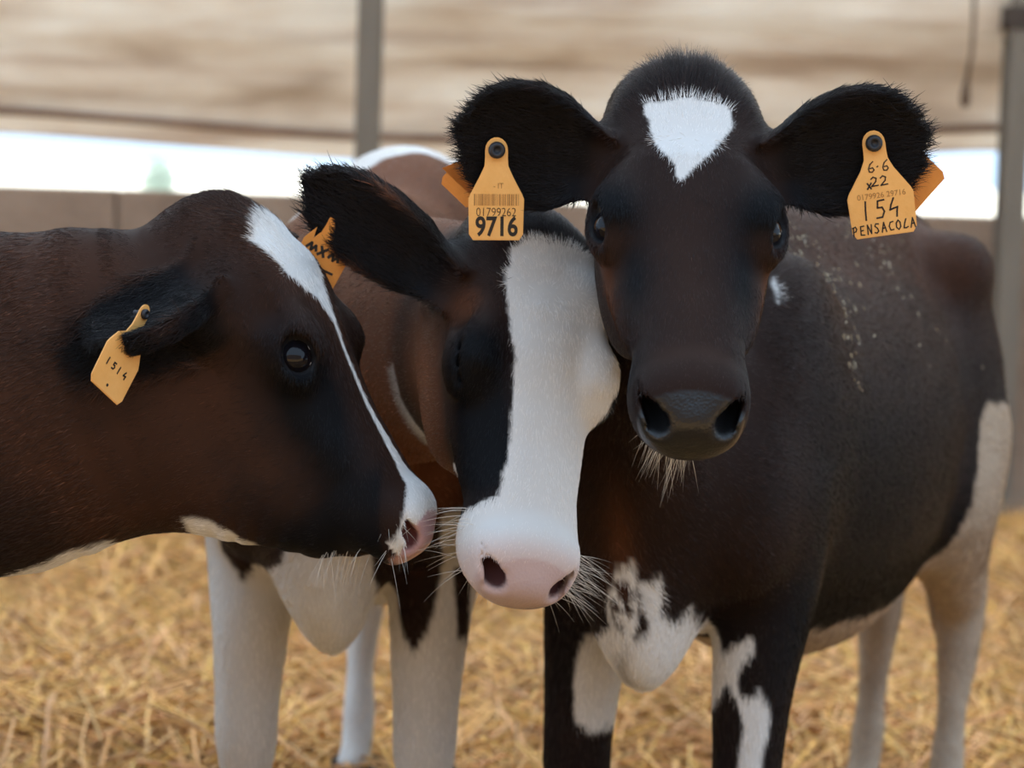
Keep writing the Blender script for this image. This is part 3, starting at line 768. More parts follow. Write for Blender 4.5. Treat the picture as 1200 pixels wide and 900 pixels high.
def strands(name, root, tip_dir, nrm, L, lift, col, parent, rad, mat=None, k=4, curl=None):
    """hair curves: root (n,3), tip_dir unit (n,3)"""
    n = len(root)
    t = np.linspace(0, 1, k)
    pts = root[:, None, :] + L[:, None, None] * (t[None, :, None] * tip_dir[:, None, :] + (lift[:, None] * (t - .55 * t * t)[None, :])[:, :, None] * nrm[:, None, :])
    if curl is not None: pts = pts + (t ** 2)[None, :, None] * curl[:, None, :] * L[:, None, None]
    hc = bpy.data.hair_curves.new(name)
    hc.add_curves([k] * n)
    hc.attributes['position'].data.foreach_set('vector', pts.astype(np.float32).ravel())
    r = (rad[:, None] * np.maximum(1 - t ** 1.6, .12)[None, :]).astype(np.float32)
    ra = hc.attributes.get('radius') or hc.attributes.new('radius', 'FLOAT', 'POINT')
    ra.data.foreach_set('value', r.ravel())
    ca = hc.attributes.new('coat', 'FLOAT_COLOR', 'CURVE')
    ca.data.foreach_set('color', np.concatenate([col, np.ones((n, 1))], 1).astype(np.float32).ravel())
    hc.materials.append(mat or M_hair)
    o = bpy.data.objects.new(name, hc); COL.objects.link(o); o.parent = parent
    o['kind'] = 'stuff'
    return o

def sample_mesh(P, Q, dens, seed):
    """random points on the quads, dens = strands per square metre at each vertex"""
    r = np.random.default_rng(seed)
    T = np.concatenate([Q[:, [0, 1, 2]], Q[:, [0, 2, 3]]])
    A = np.linalg.norm(np.cross(P[T[:, 1]] - P[T[:, 0]], P[T[:, 2]] - P[T[:, 0]]), axis=1) / 2
    n = r.poisson(A * dens[T].mean(1))
    i = np.repeat(np.arange(len(T)), n); T = T[i]
    u = r.random(len(i)); v = r.random(len(i)); f = u + v > 1; u[f], v[f] = 1 - u[f], 1 - v[f]
    return T, np.stack([1 - u - v, u, v], 1)

def finish_calf(nm, fld, hf, bf, coat, ears, label, dens_head, dens_body, tuft, seed, eye_open, flow_extra=None):
    P, Q = surface_nets(fld); P = relax(P, Q, 2, .45)
    h0 = hf.loc(P); keep = sm(-np.linalg.norm((h0 - (.17, 0, -.07)) / (.27, .30, .19), axis=1), -1.1, -.9); keep = np.maximum(keep, ear_mask(P, hf))[:, None]
    P = P * keep + relax(P, Q, 14, .5) * (1 - keep)
    Nn = vnormals(P, Q)
    root = empty('calf', (bf.o[0], bf.o[1], 0)); tag(root, label, 'calf')
    O = np.array(root.location)
    col, pad, h, b = coat(P, hf, bf)
    eyed = np.minimum(*[np.linalg.norm(h - EYE * (1, s, 1), axis=1) + (.02 if eye_open == 'shut' else 0) for s in (-1, 1)])
    bare = np.maximum(pad, sm(-eyed, -.0285, -.0262))
    col_skin = mixc(col * .8, np.array((.009, .0085, .010)), sm(-eyed, -.0295, -.026))
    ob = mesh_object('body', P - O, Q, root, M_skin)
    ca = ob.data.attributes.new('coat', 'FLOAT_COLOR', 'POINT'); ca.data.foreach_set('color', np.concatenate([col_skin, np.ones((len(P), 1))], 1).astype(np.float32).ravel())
    wa = ob.data.attributes.new('wet', 'FLOAT', 'POINT'); wa.data.foreach_set('value', np.maximum(pad, .6 * sm(-eyed, -.0285, -.0262)) * (1 - nostril(h, hf.mw)).astype(np.float32))
    # eyes
    for s in (-1, 1):
        eyeball(hf, s, root, O)
    # hooves
    # hair density and length
    hd = sm(-np.linalg.norm((h - (.17, 0, -.08)) / (.33, .26, .22), axis=1), -1.05, -.85)
    dens = (dens_body * (1 - hd) + dens_head * hd) * (1 - bare)
    dens *= sm(b[:, 2], .035, .05)
    dens = np.where(hd > .3, dens, dens * flow_extra(b)) if flow_extra else dens
    dens *= 1 + 1.2 * tuft_mask(h)
    T, W = sample_mesh(P, Q, dens, seed)
    def ip(a): return (a[T] * (W[:, :, None] if a.ndim == 2 else W)).sum(1)
    R = ip(P); NN = ip(Nn); NN /= np.linalg.norm(NN, axis=1)[:, None]
    r = np.random.default_rng(seed + 1); n = len(R)
    hs = hf.loc(R); bs_ = bf.loc(R); wh = ip(hd)
    ay = np.abs(hs[:, 1])
    fx = np.ones(n); whorl = sm(hs[:, 0], .055, .10)
    face = np.stack([2 * whorl - 1, np.sign(hs[:, 1]) * (.15 + .9 * sm(ay, .02, .08) * (1 - whorl)), -.15 - .6 * sm(ay, .05, .08)], 1)
    cheek = np.stack([-.3 * np.ones(n), 0 * fx, -np.ones(n)], 1)
    q = sm(-hs[:, 2], .045, .09)[:, None]
    fh = (face * (1 - q) + cheek * q) @ hf.R.T
    leg = sm(-bs_[:, 2], -.56, -.48)
    fb = np.stack([-1 + .9 * leg, 0 * fx, -.55 - 1.0 * leg], 1)
    fb = fb @ bf.R.T
    fl = fh * wh[:, None] + fb * (1 - wh[:, None])
    L = (.0088 * wh * (1 - .4 * sm(hs[:, 0], .31, .36)) + .012 * (1 - wh)) * r.uniform(.7, 1.25, n)
    lift = r.uniform(.03, .22, n)
    em = np.zeros(n)
    for e in ears:
        bw = hf.w(e['base']); eu = unit(e['u']); d = R - bw; u = d @ eu; rr = np.linalg.norm(d - u[:, None] * eu, axis=1)
        k = sm(u, .015, .05) * (rr < e['W'] * 1.35) * (u < e['L'] + .02)
        fl = fl * (1 - k[:, None]) + k[:, None] * (eu[None, :] + .25 * r.normal(size=(n, 3)))
        en = unit(e['n']); inner = k * sm(NN @ en, .2, .6)
        rim = k * sm(rr / e['W'], .55, .95)
        L = L * (1 + .35 * k + .4 * inner + .35 * rim); lift = lift + .15 * inner + .15 * rim; em = np.maximum(em, k)
    tm = tuft_mask(hs) * wh * (1 - em)
    L = L * (1 + tuft * tm * r.uniform(.2, 1.35, n)); lift = lift + .22 * tm
    fl = fl + .16 * r.normal(size=(n, 3)) + (.08 + .12 * wh)[:, None] * np.stack([wob(R, 60, seed + 5, 2), wob(R, 60, seed + 6, 2), wob(R, 60, seed + 7, 2)], 1)
    fl = fl - (fl * NN).sum(1)[:, None] * NN
    fl /= np.maximum(np.linalg.norm(fl, axis=1), 1e-6)[:, None]
    Rj = R + r.normal(size=(n, 3)) * .0012
    c2, p2, _, _ = coat(Rj, hf, bf)
    keep = ip(bare) < .5
    pale = sm(c2[:, 1], .25, .5); c2 = c2 * (np.exp(r.normal(-.06, .42, n)) * (1 - pale) + r.uniform(.90, 1.08, n) * pale)[:, None]
    rad = np.where(wh > .5, .00032, .00052) * (1 + .2 * em)
    strands('coat', (R - NN * .0006 - O)[keep], fl[keep], NN[keep], L[keep], lift[keep], np.clip(c2[keep], 0, .9), root, rad[keep])
    print(nm, 'verts', len(P), 'faces', len(Q), 'hairs', keep.sum())
    return root, O, P, Nn, h, b

def tuft_mask(h): return blob(h, (-.015, 0, .0), (.038, .055, .05))

M_eye, nt, bs = new_mat('wet_dark_eye')
bs.inputs['Base Color'].default_value = (.006, .005, .007, 1); bs.inputs['Roughness'].default_value = .08; bs.inputs['Specular IOR Level'].default_value = .5
bs.inputs['IOR'].default_value = 1.36
M_eyew, nt, bs = new_mat('white_of_eye')
bs.inputs['Base Color'].default_value = (.55, .50, .47, 1); bs.inputs['Roughness'].default_value = .15
def eyeball(hf, s, root, O):
    r = EYE_R * hf.s
    bm = bmesh.new(); bmesh.ops.create_uvsphere(bm, u_segments=32, v_segments=20, radius=r)
    nd = Vector(hf.d(unit((.10, s * .93, .30))))
    for v in bm.verts:                      # slight bulge of the cornea
        q = v.co.normalized().dot(nd)
        if q > .72: v.co *= 1 + .10 * (q - .72) / .28
    for f in bm.faces: f.smooth = True
    me = bpy.data.meshes.new('eye'); bm.to_mesh(me); bm.free()
    me.materials.append(M_eye); me.materials.append(M_eyew)
    for p in me.polygons: p.material_index = 1 if Vector(p.center).normalized().dot(nd) < .50 else 0
    o = bpy.data.objects.new('eye', me); COL.objects.link(o); o.parent = root
    o.location = Vector(hf.w(EYE * (1, s, 1)) - O)
# ------------------------------------------------------------------ build the calves
EARS = {}
_head = head
def head(fld, fr, ears, eye_open=(1.0, 1.0)):
    EARS[id(fld)] = ears; _head(fld, fr, ears, eye_open)
def carve(fb, fc, gap=.003):
    """press one animal's flank in where the other one leans against it"""
    lo = [max(a[0], c[0]) for a, c in zip(fb.ax, fc.ax)]; hi = [min(a[-1], c[-1]) for a, c in zip(fb.ax, fc.ax)]
    sl = fb.block(lo, hi)
    if sl is None: return
    g = []
    for a, c, q in zip(fb.ax, fc.ax, sl):
        x = np.clip(a[q], c[0], c[-1]); i = np.clip(np.searchsorted(c, x) - 1, 0, len(c) - 2); g.append((i, ((x - c[i]) / (c[i + 1] - c[i])).astype(np.float32)))
    (ix, tx), (iy, ty), (iz, tz) = g
    F = fc.F[ix] * (1 - tx)[:, None, None] + fc.F[ix + 1] * tx[:, None, None]
    F = F[:, iy] * (1 - ty)[None, :, None] + F[:, iy + 1] * ty[None, :, None]
    F = F[:, :, iz] * (1 - tz)[None, None, :] + F[:, :, iz + 1] * tz[None, None, :]
    fb.F[sl] = np.maximum(fb.F[sl], -(F - gap))
CALF = {}
BUILT = {'A': build_A(), 'B': build_B(), 'C': build_C()}
carve(BUILT['B'][0], BUILT['C'][0]); carve(BUILT['B'][0], BUILT['A'][0])
for nm, coat, label, dh, db, tuft, seed, ex in (
    ('A', coat_A, 'dark brown calf with a thin white nose stripe, nuzzling the white faced calf', 330000, 90000, 1.3, 31, lambda b: np.where(b[:, 0] > .30, 2.2, .35)),
    ('B', coat_B, 'calf with a broad white face and white front legs, eyes closed', 330000, 80000, 1.0, 41, lambda b: np.where(b[:, 0] > -.1, 1.0, .5)),
    ('C', coat_C, 'black brown calf facing forward with a white diamond on its forehead', 330000, 110000, 3.6, 51, None)):
    fld, hf, bf = BUILT[nm]
    CALF[nm] = finish_calf(nm, fld, hf, bf, coat, EARS[id(fld)], label, dh, db, tuft, seed, 'shut' if nm == 'B' else 'open', ex) + (hf, bf, EARS[id(fld)])
# ------------------------------------------------------------------ whiskers, straw caught in the coat, hooves
def whisk(name, calf, c_local, spread, n, L, dirv, col, seed, rad=.00022, fan=.35):
    """long stiff hairs rooted near c_local in head coordinates"""
    root, O, P, Nn, h, b, hf, bf, ears = CALF[calf]
    r = np.random.default_rng(seed)
    d = np.sqrt((((h - np.array(c_local)) / np.array(spread)) ** 2).sum(1)); cand = np.where(d < 1)[0]
    if len(cand) == 0: cand = np.argsort(d)[:30]
    i = r.choice(cand, n)
    R = P[i] + r.normal(size=(n, 3)) * .001; NN = Nn[i]
    fl = hf.d(unit(dirv))[None, :] + fan * r.normal(size=(n, 3)) + .5 * NN
    fl /= np.linalg.norm(fl, axis=1)[:, None]
    o = strands(name, R - O, fl, NN, L * r.uniform(.5, 1.2, n), np.full(n, .1), np.tile(col, (n, 1)) * r.uniform(.6, 1.1, (n, 1)), root, np.full(n, rad), k=6,
                curl=np.array((0, 0, -.22))[None, :] * r.uniform(0, 1.3, (n, 1)))
    return o
PALE = np.array((.72, .66, .58))
whisk('whiskers', 'C', (.350, -.012, -.118), (.03, .022, .025), 90, .042, (.25, -.1, -1), PALE, 61)
whisk('whiskers', 'B', (.365, .050, -.060), (.035, .022, .035), 70, .048, (.3, 1, -.1), PALE, 62, rad=.00026)
whisk('whiskers', 'B', (.345, .0, -.118), (.04, .035, .02), 60, .035, (.4, .3, -1), PALE, 63, rad=.00026)
whisk('whiskers', 'B', (.345, -.055, -.070), (.04, .022, .035), 30, .045, (.3, -1, -.2), PALE, 64, rad=.00026)
whisk('whiskers', 'A', (.345, -.01, -.118), (.045, .045, .025), 70, .038, (.5, -.1, -1), PALE, 65)
whisk('whiskers', 'A', (.375, -.045, -.060), (.035, .03, .035), 22, .042, (.6, -1, -.3), PALE, 66)

root, O, P, Nn, h, b, hf, bf, ears = CALF['C']
r = np.random.default_rng(71)
k = np.where((b[:, 0] < -.06) & (b[:, 0] > -.85) & (b[:, 1] > .03) & (b[:, 2] > .70) & (Nn[:, 2] > -.05))[0]
wgt = np.clip(.15 + wob(P[k], 14, 72), .0, 1) ** 2 * sm(b[k, 2], .72, .90) * (b[k, 0] > -.5) + .004; wgt /= wgt.sum()
i = r.choice(k, 150, p=wgt)
dv = r.normal(size=(150, 3)); dv -= (dv * Nn[i]).sum(1)[:, None] * Nn[i]; dv /= np.linalg.norm(dv, axis=1)[:, None]
strands('straw_flecks', P[i] + Nn[i] * .0045 - O, dv, Nn[i], r.uniform(.003, .010, 150), np.full(150, .1), np.tile((.46, .38, .26), (150, 1)) * r.uniform(.5, 1.1, (150, 1)), root, r.uniform(.0006, .0016, 150), k=4)

M_hoof = noise_mat('dark_hoof_horn', [(.3, (.02, .016, .013)), (.7, (.06, .045, .033))], 40, 4, .5, .15)
def hoof(calf, pb):
    root, O, P, Nn, h, b, hf, bf, ears = CALF[calf]
    V, Fq = [], []
    for s in (-1, 1):
        rings = []
        for z, cx, hx, hy in ((.0, .034, .050, .0215), (.004, .034, .051, .022), (.030, .020, .043, .020), (.056, .004, .034, .017)):
            ring = []
            for a in np.linspace(0, 2 * np.pi, 12, endpoint=False):
                c_, s_ = math.cos(a), math.sin(a)
                x = cx + hx * np.sign(c_) * abs(c_) ** .8; y = s * .0225 + hy * np.sign(s_) * abs(s_) ** .8
                if c_ > 0: y = s * .0225 + (y - s * .0225) * (1 - .45 * c_ ** 2) - s * .004 * c_
                ring.append(len(V)); V.append((x, y, z))
            rings.append(ring)
        for q in range(3):
            for j in range(12): Fq.append((rings[q][j], rings[q][(j + 1) % 12], rings[q + 1][(j + 1) % 12], rings[q + 1][j]))
        Fq.append(tuple(rings[0][::-1])); Fq.append(tuple(rings[-1]))
    W = np.array([bf.w(np.array(pb) + np.array(v)) for v in V])
    mesh_object('hoof', W - O, [tuple(int(x) for x in f) for f in Fq], root, M_hoof)
for nm in 'ABC':
    for lg in CALF[nm][7].legs:
        x, y, z = lg['p'][-1]; hoof(nm, (x - .016, y, -.004))

# ------------------------------------------------------------------ ear tags
def plastic(name, c1, c2):
    return noise_mat(name, [(.3, c1), (.7, c2)], 25, 5, .45, .06, 200, spec=.4)
M_tag = plastic('amber_tag_plastic', (.82, .40, .105), (.90, .48, .15)); M_tagd = plastic('deep_shaded_amber_tag_plastic', (.70, .24, .035), (.80, .30, .05))
M_stud = plastic('black_stud_plastic', (.014, .014, .018), (.03, .03, .036)); M_ink = plastic('black_marker_ink', (.010, .008, .008), (.016, .012, .012)); M_faint = plastic('worn_brown_print', (.36, .17, .045), (.46, .22, .06))

def ear_depth(calf, px, py, rad=6):
    P = CALF[calf][2]; v = P - CAMP; z = v @ cf
    q = np.hypot(600 + FPX * (v @ cr) / z - px, 450 - FPX * (v @ cu) / z - py)
    k = np.where(q < rad)[0]
    return z[k].min() if len(k) else z[np.argsort(q)[:5]].min()

def plate_outline(w, hs, H, nw=.0115, top=.013):
    """ear tag outline, x right, y up, stud hole at the origin"""
    o = [(nw * math.cos(a), nw * math.sin(a) * top / nw) for a in np.linspace(0, math.pi, 10)]
    L = [(-nw, -.008), (-nw * 1.05, -.016), (-nw * 1.45, -.026), (-w * .72, -hs + .010), (-w + .002, -hs - .001), (-w, -hs - .006), (-w * .97, -H + .006), (-w * .97 + .004, -H), ]
    return o + L + [(-x, y) for x, y in L[::-1]]
class TagFrame:
    def __init__(s, o, X, Y):
        s.o = np.asarray(o, float); s.X = unit(X); s.Y = unit(np.asarray(Y) - s.X * np.dot(s.X, Y)); s.Z = np.cross(s.X, s.Y)
    def matrix(s, off=(0, 0, 0)):
        p = s.o + s.X * off[0] + s.Y * off[1] + s.Z * off[2]
        return Matrix(((s.X[0], s.Y[0], s.Z[0], p[0]), (s.X[1], s.Y[1], s.Z[1], p[1]), (s.X[2], s.Y[2], s.Z[2], p[2]), (0, 0, 0, 1)))
def put(o, parent, mw):
    o.parent = parent; o.matrix_parent_inverse = Matrix.Identity(4); o.matrix_basis = Matrix.Translation(-Vector(parent.location)) @ mw
def plate(name, outline, tf, parent, mat, off=(0, 0, 0), th=.0018, bow=0.0):
    bm = bmesh.new(); vs_ = [bm.verts.new((x, y, 0)) for x, y in outline]; f = bm.faces.new(vs_)
    r_ = bmesh.ops.extrude_face_region(bm, geom=[f]); 
    for v in r_['geom']:
        if isinstance(v, bmesh.types.BMVert): v.co.z -= th
    bmesh.ops.recalc_face_normals(bm, faces=bm.faces[:])
    bmesh.ops.bevel(bm, geom=[e for e in bm.edges if abs(e.verts[0].co.z - e.verts[1].co.z) < 1e-6], offset=.0005, segments=2, affect='EDGES')
    me = bpy.data.meshes.new(name); bm.to_mesh(me); bm.free(); me.materials.append(mat)
    o = bpy.data.objects.new(name, me); COL.objects.link(o); put(o, parent, tf.matrix(off)); return o
def stud(tf, parent, r=.0085, hgt=.009):
    prof = [(0, -.012), (.003, -.012), (.003, -.001), (r, -.001), (r * 1.02, .002), (r * .95, hgt * .8), (r * .75, hgt), (r * .45, hgt), (r * .40, hgt * .75), (0, hgt * .7)]
    V, Fq = [], []; n = 20
    for rr, z in prof:
        for a in range(n): V.append((rr * math.cos(a * 2 * math.pi / n), rr * math.sin(a * 2 * math.pi / n), z))
    for i in range(len(prof) - 1):
        for a in range(n): Fq.append((i * n + a, i * n + (a + 1) % n, (i + 1) * n + (a + 1) % n, (i + 1) * n + a))
    o = mesh_object('stud', V, Fq, None, M_stud); put(o, parent, tf.matrix()); return o
def text(body_, tf, parent, x, y, size, mat, sx=1.0, thick=0.0, z=.0002):
    c = bpy.data.curves.new('lettering', 'FONT'); c.body = body_; c.size = size; c.align_x = 'CENTER'; c.align_y = 'CENTER'; c.extrude = .00015; c.offset = thick
    c.resolution_u = 4
    c.materials.append(mat); o_ = bpy.data.objects.new('lettering_curve', c); me = bpy.data.meshes.new_from_object(o_); me.name = 'lettering'; bpy.data.objects.remove(o_)
    o = bpy.data.objects.new('lettering', me); COL.objects.link(o)
    put(o, parent, tf.matrix((x, y, z)) @ Matrix.Diagonal((sx, 1, 1, 1))); return o
GLYPH = {'6': [[(.75, 1), (.35, .75), (.12, .35), (.2, .05), (.55, 0), (.8, .2), (.65, .42), (.3, .38)]], '2': [[(.12, .8), (.4, 1), (.75, .85), (.65, .5), (.3, .2), (.1, .03), (.5, .06), (.9, .08)]],
         '.': [[(.3, .45), (.42, .5)]], '1': [[(.45, 1), (.38, .5), (.35, 0)]], '5': [[(.85, .98), (.35, .95), (.28, .58), (.65, .58), (.8, .35), (.6, .05), (.15, .03)]], '4': [[(.55, 1), (.3, .65), (.18, .38), (.5, .45), (.8, .5)], [(.8, .5), (.72, .25), (.68, 0)]],
         'P': [[(.2, 0), (.25, .95)], [(.1, .9), (.6, 1), (.8, .75), (.6, .5), (.25, .45)]], 'E': [[(.8, .98), (.25, .95), (.2, .05), (.8, .02)], [(.22, .5), (.65, .52)]], 'N': [[(.15, 0), (.2, 1)], [(.2, 1), (.75, .05), (.85, 1)]],
         'S': [[(.85, .95), (.4, 1), (.2, .75), (.6, .5), (.75, .2), (.45, 0), (.1, .08)]], 'A': [[(.1, 0), (.5, 1), (.85, 0)], [(.25, .4), (.75, .42)]], 'C': [[(.85, .95), (.4, .9), (.15, .5), (.35, .08), (.85, .1)]], 'O': [[(.5, 1), (.15, .7), (.15, .25), (.5, 0), (.85, .3), (.8, .75), (.5, 1)]],
         'L': [[(.6, 1), (.35, .6), (.15, .08), (.5, .05), (.85, .15)]], 'x': [[(.1, .1), (.8, .9)], [(.15, .9), (.5, .4), (.7, .1)]], '~': [[(.0, .3), (.3, .8), (.5, .2), (.8, .7), (1, .3)]], '-': [[(.05, .5), (.95, .55)]]}
def handwrite(txt, tf, parent, x0, y0, w, hh, adv, pen, mat, slope=0.0, z=.00035):
    V, Fq = [], []
    for i, ch in enumerate(txt):
        for st in GLYPH.get(ch, []):
            p = np.array([(x0 + i * adv + a * w, y0 + b_ * hh + slope * (i * adv)) for a, b_ in st])
            for a, b_ in zip(p[:-1], p[1:]):
                d = unit(b_ - a); n_ = np.array((-d[1], d[0])) * pen / 2; a2 = a - d * pen * .4; b2 = b_ + d * pen * .4
                j = len(V); V += [(*(a2 + n_), z), (*(a2 - n_), z), (*(b2 - n_), z), (*(b2 + n_), z)]; Fq.append((j, j + 1, j + 2, j + 3))
    o = mesh_object('lettering', V, Fq, None, mat, False); put(o, parent, tf.matrix()); return o

def tagroot(loc, label):
    t = empty('ear_tag', loc); tag(t, label, 'ear tag', 'ear tags of the calves'); return t
# printed tag, ear by the white faced calf
d = ear_depth('C', 582, 176) - .012
o = at(582, 176, d); tf = TagFrame(o, cr * .995 + cf * .08, cu * 1.0 - cf * .10 - cr * .01)
t = tagroot(o, 'amber ear tag printed with a bar code and the number 9716')
plate('plate', plate_outline(.0282, .043, .0905), tf, t, M_tag)
stud(tf, t)
bw = np.random.default_rng(5)
V, Fq = [], []; x = -.0225
while x < .0225:
    w_ = bw.choice([.0005, .0009, .0014]); j = len(V); V += [(x, -.0555, .0003), (x + w_, -.0555, .0003), (x + w_, -.0440, .0003), (x, -.0440, .0003)]; Fq.append((j, j + 1, j + 2, j + 3)); x += w_ + bw.choice([.0006, .0009, .0013])
q = mesh_object('bar_code', V, Fq, None, M_faint, False); put(q, t, tf.matrix())
text('01799262', tf, t, 0, -.0625, .0125, M_ink, .82, -.00018); text('9716', tf, t, 0.0005, -.0775, .0270, M_ink, .80, .0007); text('- IT', tf, t, .002, -.036, .008, M_faint, .9)
tb = TagFrame(at(582, 176, d + .036), cr * .72 - cu * .69, cr * .69 + cu * .72 - cf * .1)
plate('back_plate', plate_outline(.022, .034, .064), tb, t, M_tagd)
# hand written tag
d = ear_depth('C', 1024, 168) - .012
o = at(1024, 168, d); tf = TagFrame(o, cr * .99 + cu * .135 - cf * .06, cu - cf * .10 - cr * .10)
t = tagroot(o, 'amber ear tag hand written with 154 in black marker')
plate('plate', plate_outline(.0335, .047, .0935), tf, t, M_tag)
stud(tf, t)
handwrite('6.6', tf, t, -.0095, -.0285, .008, .0105, .0072, .0012, M_ink); handwrite('22', tf, t, -.0085, -.0430, .0085, .0095, .0095, .0013, M_ink); handwrite('x', tf, t, -.0125, -.0455, .006, .007, .006, .0016, M_ink)
text('0179926 29716', tf, t, .001, -.0525, .0080, M_faint, .98)
handwrite('154', tf, t, -.0215, -.0755, .0125, .0185, .0135, .0017, M_ink); handwrite('PENSACOLA', tf, t, -.0325, -.0905, .0060, .0095, .0073, .0013, M_ink, .03)
tb = TagFrame(at(1024, 168, d + .036), cr * .66 + cu * .75, -cr * .76 + cu * .65 - cf * .1)
plate('back_plate', plate_outline(.027, .036, .079), tb, t, M_tagd)
# tag of the side view calf, twisted
d = ear_depth('A', 168, 366) - .026
o = at(169, 368, d); PX = 1 / 1156.
tf = TagFrame(o, cr * 27 - cu * 33 + cf * 49, -(cr * -39 - cu * 92 - cf * 40))
t = tagroot(o, 'amber ear tag hanging twisted from the drooping ear of the nuzzling calf')
plate('plate', plate_outline(.0275, .042, .090, .0075, .010), tf, t, M_tag)
stud(tf, t, .005, .004)
handwrite('1514', tf, t, -.018, -.066, .006, .007, .0095, .0016, M_ink); handwrite('~-', tf, t, -.010, -.048, .010, .008, .010, .0014, M_faint)
q = mesh_object('lettering', [(-.002 + .0016 * math.cos(a), -.082 + .0016 * math.sin(a), .0003) for a in np.linspace(0, 2 * math.pi, 10, endpoint=False)], [tuple(range(10))], None, M_ink, False); put(q, t, tf.matrix())
# tag of the white faced calf, half under its ear hair; plate coloured deeper for the shade there
d = ear_depth('B', 410, 250) + .010
o = at(398, 262, d)
tf = TagFrame(o, cr * .80 - cu * .42 + cf * .25, cr * .22 + cu * .95 - cf * .05)
t = tagroot(o, 'amber ear tag scrawled with black marks under the ear of the white faced calf')
plate('plate', plate_outline(.0265, .024, .076, .012, .006), tf, t, M_tagd)
handwrite('~x~', tf, t, -.020, -.040, .011, .011, .0130, .0030, M_ink); handwrite('-~-', tf, t, -.021, -.056, .012, .009, .0135, .0026, M_ink); handwrite('--', tf, t, -.018, -.068, .012, .006, .0170, .0030, M_ink)

# ------------------------------------------------------------------ straw
M_straw, nt, bs = new_mat('golden_straw')
at_ = N(nt, 'ShaderNodeAttribute', attribute_name='tone'); nt.links.new(at_.outputs['Color'], bs.inputs['Base Color'])
bs.inputs['Roughness'].default_value = .55; bs.inputs['Specular IOR Level'].default_value = .35
def straw_bed(n, x0, x1, y0, y1, seed, lmin, lmax):
    r = np.random.default_rng(seed)
    x = r.uniform(x0, x1, n); y = r.uniform(y0, y1, n); a = r.uniform(0, np.pi, n); L = r.uniform(lmin, lmax, n)
    el = np.abs(r.normal(0, .20, n)); bend = r.normal(0, .09, n); z = floor_height(x, y) + np.abs(r.normal(0, .016, n)) + .004
    clump = .075 * np.clip(np.sin(2.3 * x + 1.1 * np.sin(3 * y)) * np.sin(2.9 * y + np.sin(2 * x)), 0, 1); z = z + clump * r.random(n)
    rad = r.uniform(.0015, .0036, n)
    dx, dy = np.cos(a), np.sin(a); t = np.array((-.5, 0, .5))
    cx = x[:, None] + L[:, None] * (t * np.cos(el)[:, None] * dx[:, None]) - (bend * L)[:, None] * (.25 - t ** 2) * dy[:, None]
    cy = y[:, None] + L[:, None] * (t * np.cos(el)[:, None] * dy[:, None]) + (bend * L)[:, None] * (.25 - t ** 2) * dx[:, None]
    cz = z[:, None] + L[:, None] * (t + .3) * np.sin(el)[:, None] - L[:, None] * .10 * t ** 2
    cz = np.maximum(cz, floor_height(cx, cy) + .002)
    V = np.zeros((n, 3, 3, 3))
    for k in range(3):
        th = k * 2 * np.pi / 3 + .5
        V[:, :, k, 0] = cx - dy[:, None] * rad[:, None] * np.cos(th); V[:, :, k, 1] = cy + dx[:, None] * rad[:, None] * np.cos(th); V[:, :, k, 2] = cz + rad[:, None] * np.sin(th)
    base = (np.arange(n) * 9)[:, None]
    Fq = np.concatenate([np.stack([base + s * 3 + k, base + s * 3 + (k + 1) % 3, base + (s + 1) * 3 + (k + 1) % 3, base + (s + 1) * 3 + k], -1).reshape(-1, 4) for s in range(2) for k in range(3)])
    tone = np.array((.88, .505, .168)) * r.uniform(.62, 1.16, (n, 1)) * np.stack([np.ones(n), r.uniform(.92, 1.06, n), r.uniform(.75, 1.45, n)], 1)
    dk = r.random(n) < .06; tone[dk] *= np.array((.45, .38, .35))
    return V.reshape(-1, 3), Fq, np.repeat(tone, 9, 0)
parts = [straw_bed(72000, -3.6, 3.6, 3.9, WALL_Y - .14, 81, .06, .24), straw_bed(30000, -4.2, 4.2, .6, 3.9, 82, .08, .24), straw_bed(3500, -8, -3.6, 2.5, WALL_Y - .2, 83, .1, .25), straw_bed(3500, 3.6, 8, 2.5, WALL_Y - .2, 84, .1, .25)]
Vs, Fs, Ts, k = [], [], [], 0
for V, Fq, T in parts:
    Vs.append(V); Fs.append(Fq + k); Ts.append(T); k += len(V)
V = np.concatenate(Vs); Fq = np.concatenate(Fs); T = np.concatenate(Ts)
me = bpy.data.meshes.new('straw_bedding')
me.vertices.add(len(V)); me.vertices.foreach_set('co', V.astype(np.float32).ravel())
me.loops.add(Fq.size); me.loops.foreach_set('vertex_index', Fq.astype(np.int32).ravel())
me.polygons.add(len(Fq)); me.polygons.foreach_set('loop_start', (np.arange(len(Fq)) * 4).astype(np.int32)); me.polygons.foreach_set('loop_total', np.full(len(Fq), 4, np.int32))
me.update(calc_edges=True)
ta = me.attributes.new('tone', 'FLOAT_COLOR', 'POINT'); ta.data.foreach_set('color', np.concatenate([T, np.ones((len(T), 1))], 1).astype(np.float32).ravel())
me.materials.append(M_straw)
so = bpy.data.objects.new('straw_bedding', me); COL.objects.link(so); tag(so, 'loose golden straw bedding strewn over the shed floor', 'straw', kind='stuff')

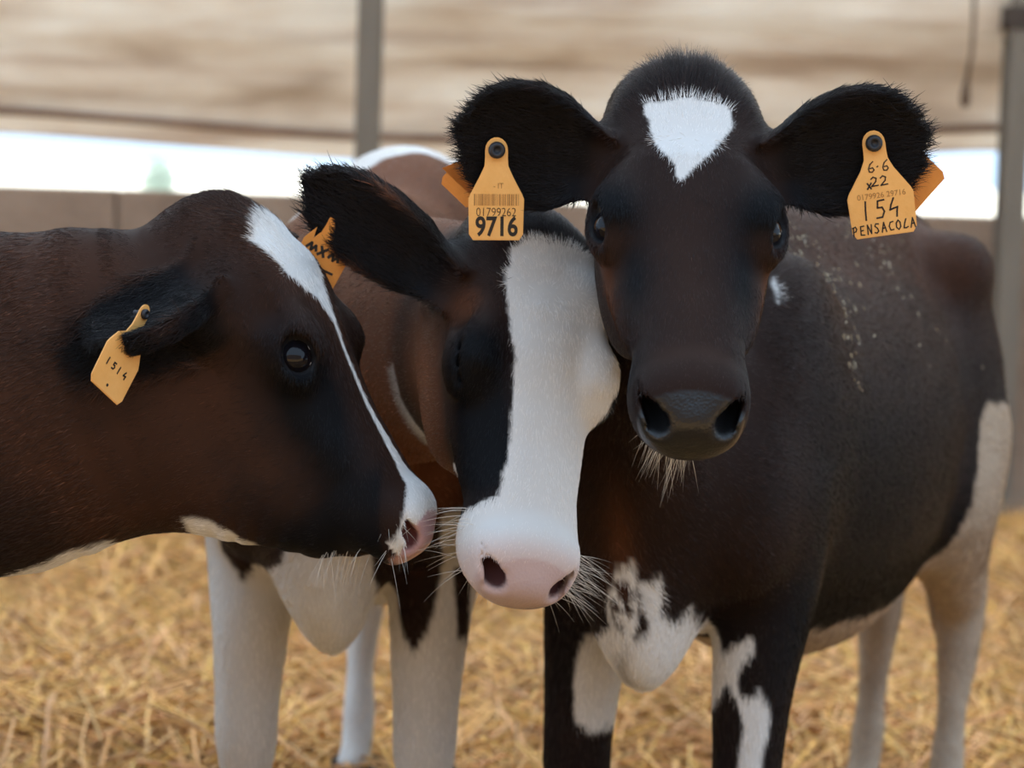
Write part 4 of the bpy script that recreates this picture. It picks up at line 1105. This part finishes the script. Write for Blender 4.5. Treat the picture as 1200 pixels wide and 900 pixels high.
# ------------------------------------------------------------------ small things at the back
def tube(name, pts, rad, mat, parent=None, n=8):
    pts = np.asarray(pts, float); V, Fq = [], []
    for i, p in enumerate(pts):
        t_ = unit(pts[min(i + 1, len(pts) - 1)] - pts[max(i - 1, 0)]); s_ = np.cross(t_, (0, 1, 0)) if abs(t_[1]) < .9 else np.cross(t_, (1, 0, 0)); s_ = unit(s_); u_ = np.cross(s_, t_)
        rr = rad[i] if hasattr(rad, '__len__') else rad
        for a in range(n): V.append(p + rr * (s_ * math.cos(a * 2 * math.pi / n) + u_ * math.sin(a * 2 * math.pi / n)))
    for i in range(len(pts) - 1):
        for a in range(n): Fq.append((i * n + a, i * n + (a + 1) % n, (i + 1) * n + (a + 1) % n, (i + 1) * n + a))
    Fq.append(tuple(range(n))[::-1]); Fq.append(tuple((len(pts) - 1) * n + a for a in range(n)))
    return mesh_object(name, np.array(V), Fq, parent, mat)
ry = TY - .30
rope = tube('rope', [at(1142, -20, ry), at(1141, 30, ry), at(1139, 62, ry), at(1134, 90, ry), at(1132, 104, ry), at(1131, 118, ry), at(1131, 126, ry)], [.006, .006, .006, .007, .013, .016, .008], M_rope)
tag(rope, 'dark knotted rope end hanging down the tarpaulin beside the steel post', 'rope')

M_leaf = noise_mat('pale_green_leaf', [(.3, (.50, .60, .52)), (.7, (.66, .74, .68))], 8, 4, .7, 0)
sb = at(185, 208, 17.0); rt = empty('shrub', (sb[0], sb[1], -.1)); tag(rt, 'pale green shrub in the field beyond the low wall', 'shrub')
r = np.random.default_rng(91); V, Fq = [], []
for _ in range(900):
    p = r.normal(size=3); p = p / np.linalg.norm(p) * r.random() ** .4 * np.array((.13, .13, .17)) + np.array((0, 0, .93)); n_ = unit(r.normal(size=3)); s_ = unit(np.cross(n_, r.normal(size=3))); u_ = np.cross(n_, s_)
    j = len(V); V += [p - s_ * .022, p + u_ * .011, p + s_ * .022, p - u_ * .011]; Fq.append((j, j + 1, j + 2, j + 3))
mesh_object('foliage', V, Fq, rt, M_leaf, False)
tube('stem', [(0, 0, 0), (.01, 0, .4), (-.01, .01, .8)], [.02, .014, .008], M_dark, rt)
